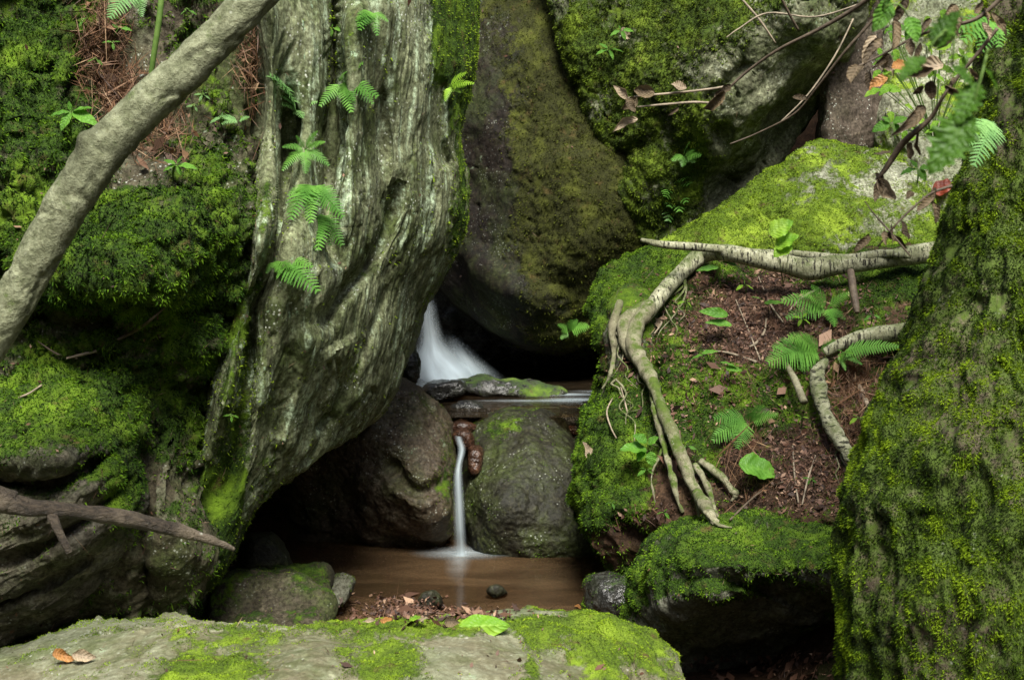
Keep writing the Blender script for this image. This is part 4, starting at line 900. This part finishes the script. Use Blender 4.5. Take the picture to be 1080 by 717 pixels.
whorl(244, 438, 9, 4, 'small green sprout low at the foot of the pale rib')
whorl(682, 495, 12, 4, 'small star seedling beneath the round leaved seedling on the bank')
whorl(700, 540, 10, 3, 'tiny sprout by the foot of the thin birch root')
whorl(890, 372, 12, 3, 'small sprout right of the broad fern')
plant(684, 486, [(682, 474, 654, 472), (682, 466, 668, 458), (684, 468, 694, 460), (686, 476, 688, 492), (680, 474, 672, 486)], 'round leaved seedling on the moss left of the long birch root', w=.7)
plant(760, 352, [(768, 332, 738, 327), (772, 343, 744, 338)], 'two broad leaves one above the other on the brown leaf litter', w=.36)
plant(752, 300, [(758, 282, 734, 284), (762, 276, 780, 280)], 'low seedling by the mossy hump under the birch stem', w=.36)
plant(748, 380, [(740, 373, 758, 369), (742, 374, 728, 378)], 'small two leaved seedling in the middle of the leaf litter', w=.34)
plant(775, 392, [(760, 382, 778, 386), (765, 388, 784, 390)], 'small low leaves above the bright bank fern', w=.34)
plant(806, 500, [(779, 489, 823, 499)], 'big torn green leaf with a brown rimmed hole on the bank', w=.66, upv=(.1, -.8, .6), serr=.04)
plant(826, 300, [(818, 262, 842, 246), (812, 248, 836, 232), (834, 256, 816, 270)], 'hazel seedling with a holed leaf in front of the birch stem', off=.35, w=.75, serr=.06, mat=M_LEAFY)
plant(812, 330, [(806, 320, 828, 318), (804, 316, 792, 312)], 'slim leaves beside the airy fern on the litter', w=.34)
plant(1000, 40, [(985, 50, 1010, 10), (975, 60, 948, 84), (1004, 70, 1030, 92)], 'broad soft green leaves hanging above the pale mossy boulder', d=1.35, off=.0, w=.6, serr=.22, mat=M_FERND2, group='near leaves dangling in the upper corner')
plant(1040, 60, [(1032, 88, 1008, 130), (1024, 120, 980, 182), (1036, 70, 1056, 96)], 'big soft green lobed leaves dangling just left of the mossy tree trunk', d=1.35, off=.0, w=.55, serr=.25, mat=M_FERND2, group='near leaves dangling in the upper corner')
plant(930, 10, [(938, 0, 922, 34), (958, 18, 968, 44)], 'soft green leaf hanging from the top edge left of the dead leaf clusters', d=1.8, off=0, w=.6, group='near leaves dangling in the upper corner')

for x, y, r_, n_, l_ in ((724, 318, 11, 3, 'tiny leaflets right of the birch bend on the litter'), (846, 336, 15, 4, 'leaflets just above the broad bank fern, beside the airy fern'), (920, 332, 13, 3, 'leaflets on the moss above the small birch log'), (765, 412, 9, 3, 'tiny leaflets over the bright low fern'), (845, 440, 11, 3, 'tiny leaflets left of the upright birch root'), (855, 505, 10, 4, 'small sprout in front of the dry stems'), (725, 470, 10, 3, 'sprout right of the long birch root halfway down'), (645, 530, 9, 3, 'sprout in the moss at the lowest rim of the bank'), (905, 440, 12, 3, 'sprout among the red root fibres'), (785, 300, 12, 3, 'leaflets in the shade of the birch stem middle')):
    whorl(x, y, r_, n_, l_, mat=rnd.choice([M_LEAF, M_FERN, M_LEAFY]))
for k, (x, y, r_, n_, d_) in enumerate([(960, 30, 26, 4, 3.4), (985, 70, 22, 4, 3.2), (940, 130, 24, 4, 3.9), (1010, 130, 26, 5, 2.5), (968, 178, 20, 4, 3.6), (1016, 60, 20, 4, 2.4), (940, 60, 18, 3, 4.2)]):
    whorl(x, y, r_, n_, ['green leaves behind the crowded dead twig at the top edge', 'green leaves beneath the level curled leaves near the trunk', 'low green leaves right of the white flecked brown slab', 'leaves touching the dark edge of the mossy tree trunk', 'leaves low over the mossy peak, beside the thick twisted twig', 'leaves high against the mossy tree trunk', 'small leaves between the brown slab and the dead twigs'][k], d=d_, off=0, w=.62, mat=M_LEAFY if k % 2 else M_LEAF, group='green leaves among the dead twigs', serr=.06)
shr = []
for k in range(46):
    x = rnd.uniform(925, 1040); y = rnd.uniform(-5, 150); a = rnd.uniform(0, 6.28); L = rnd.uniform(9, 20)
    shr.append((x, y, x + math.cos(a) * L, y + abs(math.sin(a)) * L * .8))
plant(985, 150, shr, 'tangle of small fresh green leaves in front of the pale mossy boulder', d=4.2, off=.1, w=.55, mat=M_LEAFY, group=None, name='shrub')
# fallen leaves (each its own thing)
def fallen(x0, y0, x1, y1, label, mat, w=.5, lift=.01, roll=0, serr=0., **k):
    h0 = hit((x0 + x1) / 2, (y0 + y1) / 2); d = h0[2] - lift if h0 else 4
    n = np.array(h0[1]) if h0 else np.array([0, 0, 1.])
    return tag(leaf(None, P(x0, y0, d), P(x1, y1, d - .005), n + np.array([0, -.2, .5]), w, mat, roll=roll, serr=serr, **k), label, 'leaf')
def on_rock(x0, y0, x1, y1, label, w, mat, off, **k):
    m_ = hit((x0 + x1) / 2, max(y0, y1) + 4); d0 = d1 = m_[2] - off
    return tag(leaf(None, P(x0, y0, d0), P(x1, y1, d1), np.array([0, -.8, .55]), w, mat, **k), label, 'leaf')
on_rock(484, 660, 538, 658, 'fresh light green leaf lying on the crest of the pale rock', .50, M_LEAFY, .012, fold=-.35, curl=.10, nu=20)
on_rock(56, 688, 78, 694, 'curled orange leaf on the pale rock at its dark end', .7, M_ORANGE, .012, curl=.3, roll=.7)
on_rock(76, 690, 101, 693, 'crumpled pale dead leaf touching the orange leaf', .6, M_DEADP, .012, curl=.2, roll=.6)
on_rock(170, 685, 177, 693, 'tiny pale leaf scrap alone on the pale rock', .7, M_DEADP, .004, roll=.5)
on_rock(468, 657, 484, 655, 'small brown curled leaf beside the fresh green leaf', .7, M_DEAD, .01, roll=.5)
for x, y, m, l in ((384, 654, M_DEADP, 'pale leaf scrap at the rim of the pale rock, farthest from the green leaf'), (401, 654, M_ORANGE, 'tan leaf scrap at the rim of the pale rock between two others'), (432, 652, M_LEAFY, 'yellow leaf scrap behind the rim of the pale rock'), (440, 653, M_DEADP, 'pinkish leaf scrap next to the yellow scrap')):
    tag(leaf(None, P(x, y, 2.80), P(x + 13, y + 1, 2.78), (0, -.5, .8), .5, m, curl=-.2), l, 'leaf')
fallen(606, 638, 616, 642, 'orange wet leaf floating by the small dark rock', M_ORANGE, .6)
fallen(690, 336, 700, 346, 'tan leaf stuck against the bend of the birch root', M_DEADP, .6)
fallen(722, 512, 738, 506, 'brown leaf lying by the long birch root', M_DEAD, .6)
fallen(754, 290, 764, 304, 'upright pale dead leaf on the litter below the birch bend', M_DEADP, .5)
fallen(984, 205, 1010, 186, 'red dead leaf at the edge of the mossy tree trunk', M_REDLF, .5)
fallen(656, 30, 666, 42, 'pale curled leaf hanging by the star seedlings', M_DEADP, .6)
fallen(626, 484, 614, 466, 'white scrap of leaf on the dark round stone', M_DEADP, .4)

# dangling dead twigs with curled leaves
def dead_branch(pts, leaves, label, mat=M_TW, nS=8, extra=0):
    root = empty('dead_twig', tuple(P(*pts[0][:3])), label, 'twig', 'dead twigs with curled leaves')
    tube('twig', pts, mat, root, root.location[:], nS=nS, sub=6, amp=.0006, fr=60)
    for (x0, y0, x1, y1, d, w_, ro, m) in leaves:
        leaf(root, P(x0, y0, d), P(x1, y1, d + rnd.uniform(-.02, .02)), (rnd.uniform(-.6, .6), -.8, rnd.uniform(-.3, .6)), w_, m, roll=ro, curl=rnd.uniform(-.2, .35), serr=.03)
    c = crom([p[:3] for p in pts], 8)
    for k in range(extra):
        x, y, d = c[rnd.randrange(2, len(c))]; a = rnd.gauss(1.4, .8); L = rnd.uniform(14, 32); x += rnd.gauss(0, 5); y += rnd.gauss(2, 4)
        leaf(root, P(x, y, d), P(x + math.cos(a) * L, y + math.sin(a) * L, d + rnd.uniform(-.03, .03)), (rnd.uniform(-.8, .8), -.7, rnd.uniform(-.5, .6)), rnd.uniform(.3, .6), D_ if rnd.random() < .8 else DP, roll=rnd.uniform(.5, 1.1), curl=rnd.uniform(-.3, .5))
    return root
D_, DP = M_DEAD, M_DEADP
dead_branch([(930, -12, 3.0, 2.6), (900, 10, 3.05, 2.4), (862, 32, 3.1, 2.0), (822, 52, 3.15, 1.7), (790, 74, 3.2, 1.5), (770, 92, 3.22, 1.3), (750, 112, 3.25, 1)],
            [(764, 96, 742, 118, 3.2, .6, .9, D_), (770, 88, 752, 104, 3.2, .4, .8, D_)], 'long dark bare twig slanting down across the lichen slab')
dead_branch([(772, 90, 3.22, 1.2), (750, 94, 3.22, 1.3), (715, 98, 3.24, 1.3), (680, 101, 3.25, 1.1), (660, 104, 3.25, .8)],
            [(724, 94, 708, 88, 3.22, .7, .6, DP), (690, 98, 668, 94, 3.23, .7, .7, D_), (662, 104, 648, 90, 3.24, .5, .9, DP)], 'upper of two level pale twigs ending in curled leaves', M_TWP)
dead_branch([(762, 110, 3.22, 1.2), (735, 108, 3.22, 1.3), (705, 110, 3.24, 1.3), (672, 113, 3.25, .9)],
            [(672, 104, 656, 116, 3.22, .8, .7, D_), (674, 124, 644, 138, 3.22, .35, .9, DP), (716, 114, 704, 122, 3.22, .35, .9, D_), (660, 104, 668, 120, 3.2, .8, .6, D_)], 'lower of two level pale twigs ending in curled leaves', M_TWP)
dead_branch([(945, -10, 2.8, 2), (918, 24, 2.82, 1.8), (890, 56, 2.85, 1.5), (862, 92, 2.9, 1.2), (838, 120, 2.95, 1.0), (800, 140, 3.0, .8), (770, 152, 3.0, .6)],
            [(836, 102, 854, 104, 2.9, .4, .5, D_)], 'fine dark twig sagging toward the undercut of the lichen slab')
dead_branch([(1062, -8, 2.3, 2.4), (1030, 20, 2.32, 2.2), (990, 30, 2.35, 1.6), (960, 42, 2.38, 1.4), (930, 58, 2.4, 1.3), (905, 70, 2.4, 1)],
            [(930, 40, 912, 70, 2.36, .5, 1.0, D_), (946, 20, 940, 52, 2.36, .6, .9, D_), (955, 0, 944, 26, 2.36, .6, .9, D_), (982, 18, 966, 42, 2.36, .35, 1.0, D_), (1004, 34, 990, 52, 2.36, .5, .9, D_), (1010, 6, 994, 22, 2.34, .6, .8, D_), (928, 8, 918, 20, 2.36, .5, .9, D_), (1026, 14, 1036, 2, 2.34, .6, .8, D_), (926, 38, 908, 72, 2.4, .3, .9, DP)], 'dead twig crowded with dark curled leaves at the top edge', extra=12)
dead_branch([(1052, 30, 2.3, 2), (1030, 58, 2.32, 2.0), (1010, 82, 2.34, 1.8), (996, 100, 2.35, 1.8), (982, 124, 2.38, 2.4), (962, 142, 2.4, 3.4), (950, 154, 2.42, 3.6), (934, 178, 2.44, 3.0), (924, 190, 2.45, 1.6)],
            [(994, 66, 962, 76, 2.34, .6, .7, DP), (986, 72, 952, 82, 2.32, .5, .8, D_), (974, 90, 962, 102, 2.34, .5, .9, D_), (984, 84, 980, 106, 2.36, .7, .7, D_), (976, 112, 946, 142, 2.38, .35, 1.0, D_), (958, 68, 938, 74, 2.34, .7, .5, M_ORANGE), (936, 82, 916, 96, 2.36, .6, .6, M_ORANGE), (924, 182, 932, 202, 2.45, .5, .9, D_), (1036, 22, 1044, 44, 2.3, .5, .8, DP)], 'twisted thick dead twig with drooping leaves before the pale mossy boulder', extra=8)
dead_branch([(1004, 196, 2.5, 1.6), (982, 204, 2.5, 1.4), (962, 220, 2.5, 1.2), (944, 238, 2.5, 1.1), (926, 260, 2.52, .9)],
            [(984, 206, 970, 226, 2.48, .5, .8, D_), (984, 212, 990, 236, 2.48, .4, .9, D_), (962, 202, 956, 210, 2.5, .7, .6, D_), (940, 236, 942, 258, 2.5, .3, .8, D_), (918, 250, 900, 264, 2.5, .5, .8, D_), (932, 244, 934, 258, 2.5, .5, .8, D_)], 'small forked dead twig over the right end of the birch stem', extra=3)
dead_branch([(960, 270, 2.5, .8), (940, 246, 2.5, 1.0), (922, 226, 2.52, .8), (912, 212, 2.52, .5)], [], 'crossing thin bare twig above the birch stem end')
dead_branch([(776, -8, 3.6, 1.3), (800, 20, 3.6, 1.3), (818, 46, 3.62, 1)], [], 'pale straight twig crossing the dark twig near the top', M_TWP)
dead_branch([(908, 4, 3.3, .9), (860, 18, 3.3, .9), (810, 14, 3.3, 1.0), (780, 30, 3.3, .8), (766, 40, 3.3, .6)], [], 'thin grey twig running level near the top of the lichen slab', M_TWP)
dead_branch([(900, 20, 3.0, .9), (880, 60, 3.0, .9), (852, 100, 3.0, .8), (822, 130, 3.0, .6)], [], 'fine pale twig along the undercut of the lichen slab', M_TWP)
dead_branch([(820, -10, 3.1, 1.6), (832, 14, 3.12, 1.5), (842, 32, 3.14, 1.4)], [], 'short dark twig dropping from the top to join the long one')

def twig(pts, label, mat=M_TWP, off=.012, group='loose twigs on moss and litter'):
    p = [(x, y, hd(x, y) - off, r) for x, y, r in pts]
    ob, *_ = tube('twig', p, mat, nS=7, sub=6, amp=.0008, fr=50); return tag(ob, label, 'twig', group)
twig([(124, 358, 1.4), (140, 350, 2.2), (158, 338, 1.6), (178, 320, .8)], 'rusty curved twig on the moss of the ledge wall', M_TW)
twig([(-10, 424, .8), (10, 422, 1.2), (28, 416, 1.2), (44, 406, 1)], 'thin pale twig at the side edge above the layered rock')
twig([(70, 378, .8), (86, 374, 1.8), (102, 370, 1.6)], 'short pale curved twig on the deep green moss')
twig([(40, 360, .8), (62, 374, 1.1), (82, 378, .8)], 'thin dark twig beside the short curved one', M_TW)
twig([(742, 370, 1), (768, 372, 1.3), (798, 382, 1.7)], 'pale straight stick on the leaf litter above the bright fern')
twig([(868, 302, 1), (846, 314, 1.6), (832, 328, 1.2)], 'pale stick leaning under the birch stem')
twig([(808, 336, .8), (806, 350, 1.2), (797, 362, 1.6), (790, 366, 1)], 'forked pale stick beside the airy fern')
twig([(700, 330, .7), (697, 342, 1.1), (690, 352, .9)], 'thin pale rootlet hooked near the birch bend')
twig([(646, 420, .7), (640, 434, 1), (644, 450, 1), (650, 462, .8)], 'pale wavy rootlet hanging down the mossy side of the bank')
twig([(654, 405, .7), (658, 420, .9), (662, 436, .8)], 'shorter pale rootlet beside the wavy one')
twig([(776, 316, .6), (790, 350, .9), (802, 380, .9)], 'long thin stem crossing the leaf litter')
twig([(800, 292, .6), (812, 320, 1), (826, 340, .8)], 'thin grey twig across the litter near the holed leaf seedling')
twig([(905, 405, 2.4), (912, 420, 3), (918, 434, 2)], 'chunky splinter of wood on the bank under the small birch log')
twig([(836, 470, .8), (838, 500, 1.1), (842, 530, .8)], 'upright dry stem over the grey boulder cap', M_TWP)
twig([(860, 480, .7), (852, 505, 1), (846, 532, .9)], 'dry stem crossing the upright one on the bank', M_TWP)
twig([(770, 548, 1), (800, 520, 1.2), (826, 508, .9)], 'arched dry root above the grey boulder', M_TW)
twig([(806, 412, .7), (808, 450, .9), (810, 500, .8)], 'straight grey stalk standing behind the torn leaf')
ob, *_ = tube('plant_stalk', [(172, -20, 3.05, 3.4), (168, 20, 3.06, 3.2), (162, 60, 3.08, 3), (158, 90, 3.1, 2.6)], M_STEM, nS=14, sub=8); tag(ob, 'thick green stalk standing just behind the leaning trunk', 'plant')

# ------------------------------------------------------------------ loose litter that nobody could count
def scatter_flakes(name, region, n, size, mats_v, mat, mn=.0, needle=0.0, lift=.004, cond=None, label=None, clusters=None):
    """flat leaf fragments and needles resting on whatever surface is met"""
    V = []; Fq = []; A = []; k = 0; tries = 0
    while k < n and tries < n * 4:
        tries += 1
        if clusters:
            cx_, cy_, sx, sy, _w = clusters[rng.choice(len(clusters), p=[c[4] for c in clusters])]; x = rnd.gauss(cx_, sx); y = rnd.gauss(cy_, sy)
        else: x = rnd.uniform(region[0], region[2]); y = rnd.uniform(region[1], region[3])
        if cond and not cond(x, y): continue
        h = hit(x, y)
        if not h: continue
        loc, nr, d = h; p = np.array(loc) + np.array(nr) * lift; N_ = np.array(nr) + rng.normal(size=3) * .55; N_ /= np.linalg.norm(N_)
        t = rng.normal(size=3)
        nd = rnd.random() < needle; big_ = 2.2 if rnd.random() < .05 else 1
        if nd: t = t + np.array([0, 0, -1.2])
        t -= N_ * (t @ N_); t /= np.linalg.norm(t); s_ = np.cross(N_, t)
        if nd: L = size * rnd.uniform(1.5, 4.5) * big_; w_ = size * rnd.uniform(.05, .09)
        else: L = size * rnd.lognormvariate(-.2, .55); w_ = L * rnd.uniform(.3, .6)
        c = rnd.uniform(-.35, .35) * L; b = len(V)
        V += [p - t * L / 2, p + s_ * w_ / 2 + N_ * c * .3, p - s_ * w_ / 2 + N_ * c * .2, p + t * L / 2 + N_ * c * .5]; Fq += [(b, b + 1, b + 3, b + 2)]
        vv = rnd.random(); A += [vv] * 4; k += 1
    ob = mesh_np(name, np.array(V), np.array(Fq), mat, None, tuple(V[0]), smooth=False, attrs={'v': A}); ob['kind'] = 'stuff'; ob['label'] = label or name
    return ob
def littermat(name, a, b, c):
    s = NT(name); v = s.attr('v'); col = s.mix(s.ramp(v, 0, .55), a, b); col = s.mix(s.ramp(v, .8, 1), col, c); s.L(col, s.b.inputs['Base Color']); s.b.inputs['Roughness'].default_value = .7; return s.m
M_LIT = littermat('dead_leaf_litter', (.022, .010, .006), (.085, .038, .020), (.30, .19, .12))
M_NEED = littermat('dead_needles', (.045, .021, .010), (.125, .060, .026), (.26, .17, .09))
scatter_flakes('leaf_litter', None, 17000, .011, None, M_LIT, needle=.45, label='brown leaf litter and needles on the bank', lift=.006,
               clusters=[(800, 325, 45, 26, .34), (850, 350, 50, 35, .18), (850, 500, 40, 35, .2), (740, 380, 45, 45, .14), (700, 560, 26, 14, .07), (895, 430, 20, 35, .07)], cond=lambda x, y: 640 < x < 960 and 286 < y < 545 + (700 - x) * .25 * (x < 760) + 0)
scatter_flakes('leaf_litter', None, 200, .024, None, M_LIT, needle=.25, label='larger curled dead leaves lying over the bank litter', lift=.012,
               clusters=[(800, 330, 50, 26, .4), (850, 480, 45, 45, .3), (740, 400, 50, 60, .2), (700, 555, 26, 14, .1)], cond=lambda x, y: 650 < x < 960 and 286 < y < 540)
scatter_flakes('dead_needles', None, 2600, .022, None, M_NEED, needle=.93, label='hanging mat of reddish dead needles', lift=.02,
               clusters=[(105, 55, 13, 26, .3), (130, 105, 14, 18, .3), (165, 145, 20, 16, .2), (112, 30, 10, 14, .1), (258, 70, 6, 26, .1)])
scatter_flakes('dead_needles', None, 1500, .022, None, M_NEED, needle=.95, label='reddish root fibres hanging under the small birch log', lift=.02,
               clusters=[(895, 420, 10, 32, .45), (912, 395, 12, 20, .3), (790, 480, 12, 22, .25)])
scatter_flakes('leaf_litter', None, 1100, .016, None, M_LIT, needle=.1, label='wet brown leaf litter on the bar in the pool', lift=.004,
               clusters=[(420, 642, 26, 7, .6), (470, 648, 40, 4, .4)], cond=lambda x, y: y > 622)
scatter_flakes('leaf_litter', (10, 652, 700, 717), 130, .008, None, M_LIT, needle=.4, label='fine leaf crumbs and needles caught on the pale front rock', lift=.003, cond=lambda x, y: y > 662)
scatter_flakes('leaf_litter', (728, 690, 880, 717), 260, .022, None, M_LIT, needle=.2, label='dark damp leaf litter in the gap under the grey boulder', lift=.005)
scatter_flakes('leaf_litter', (0, 0, 1080, 717), 1500, .008, None, M_LIT, needle=.5, label='scattered dead leaf scraps caught on the rocks', lift=.006, cond=lambda x, y: not (420 < x < 660 and y > 300))
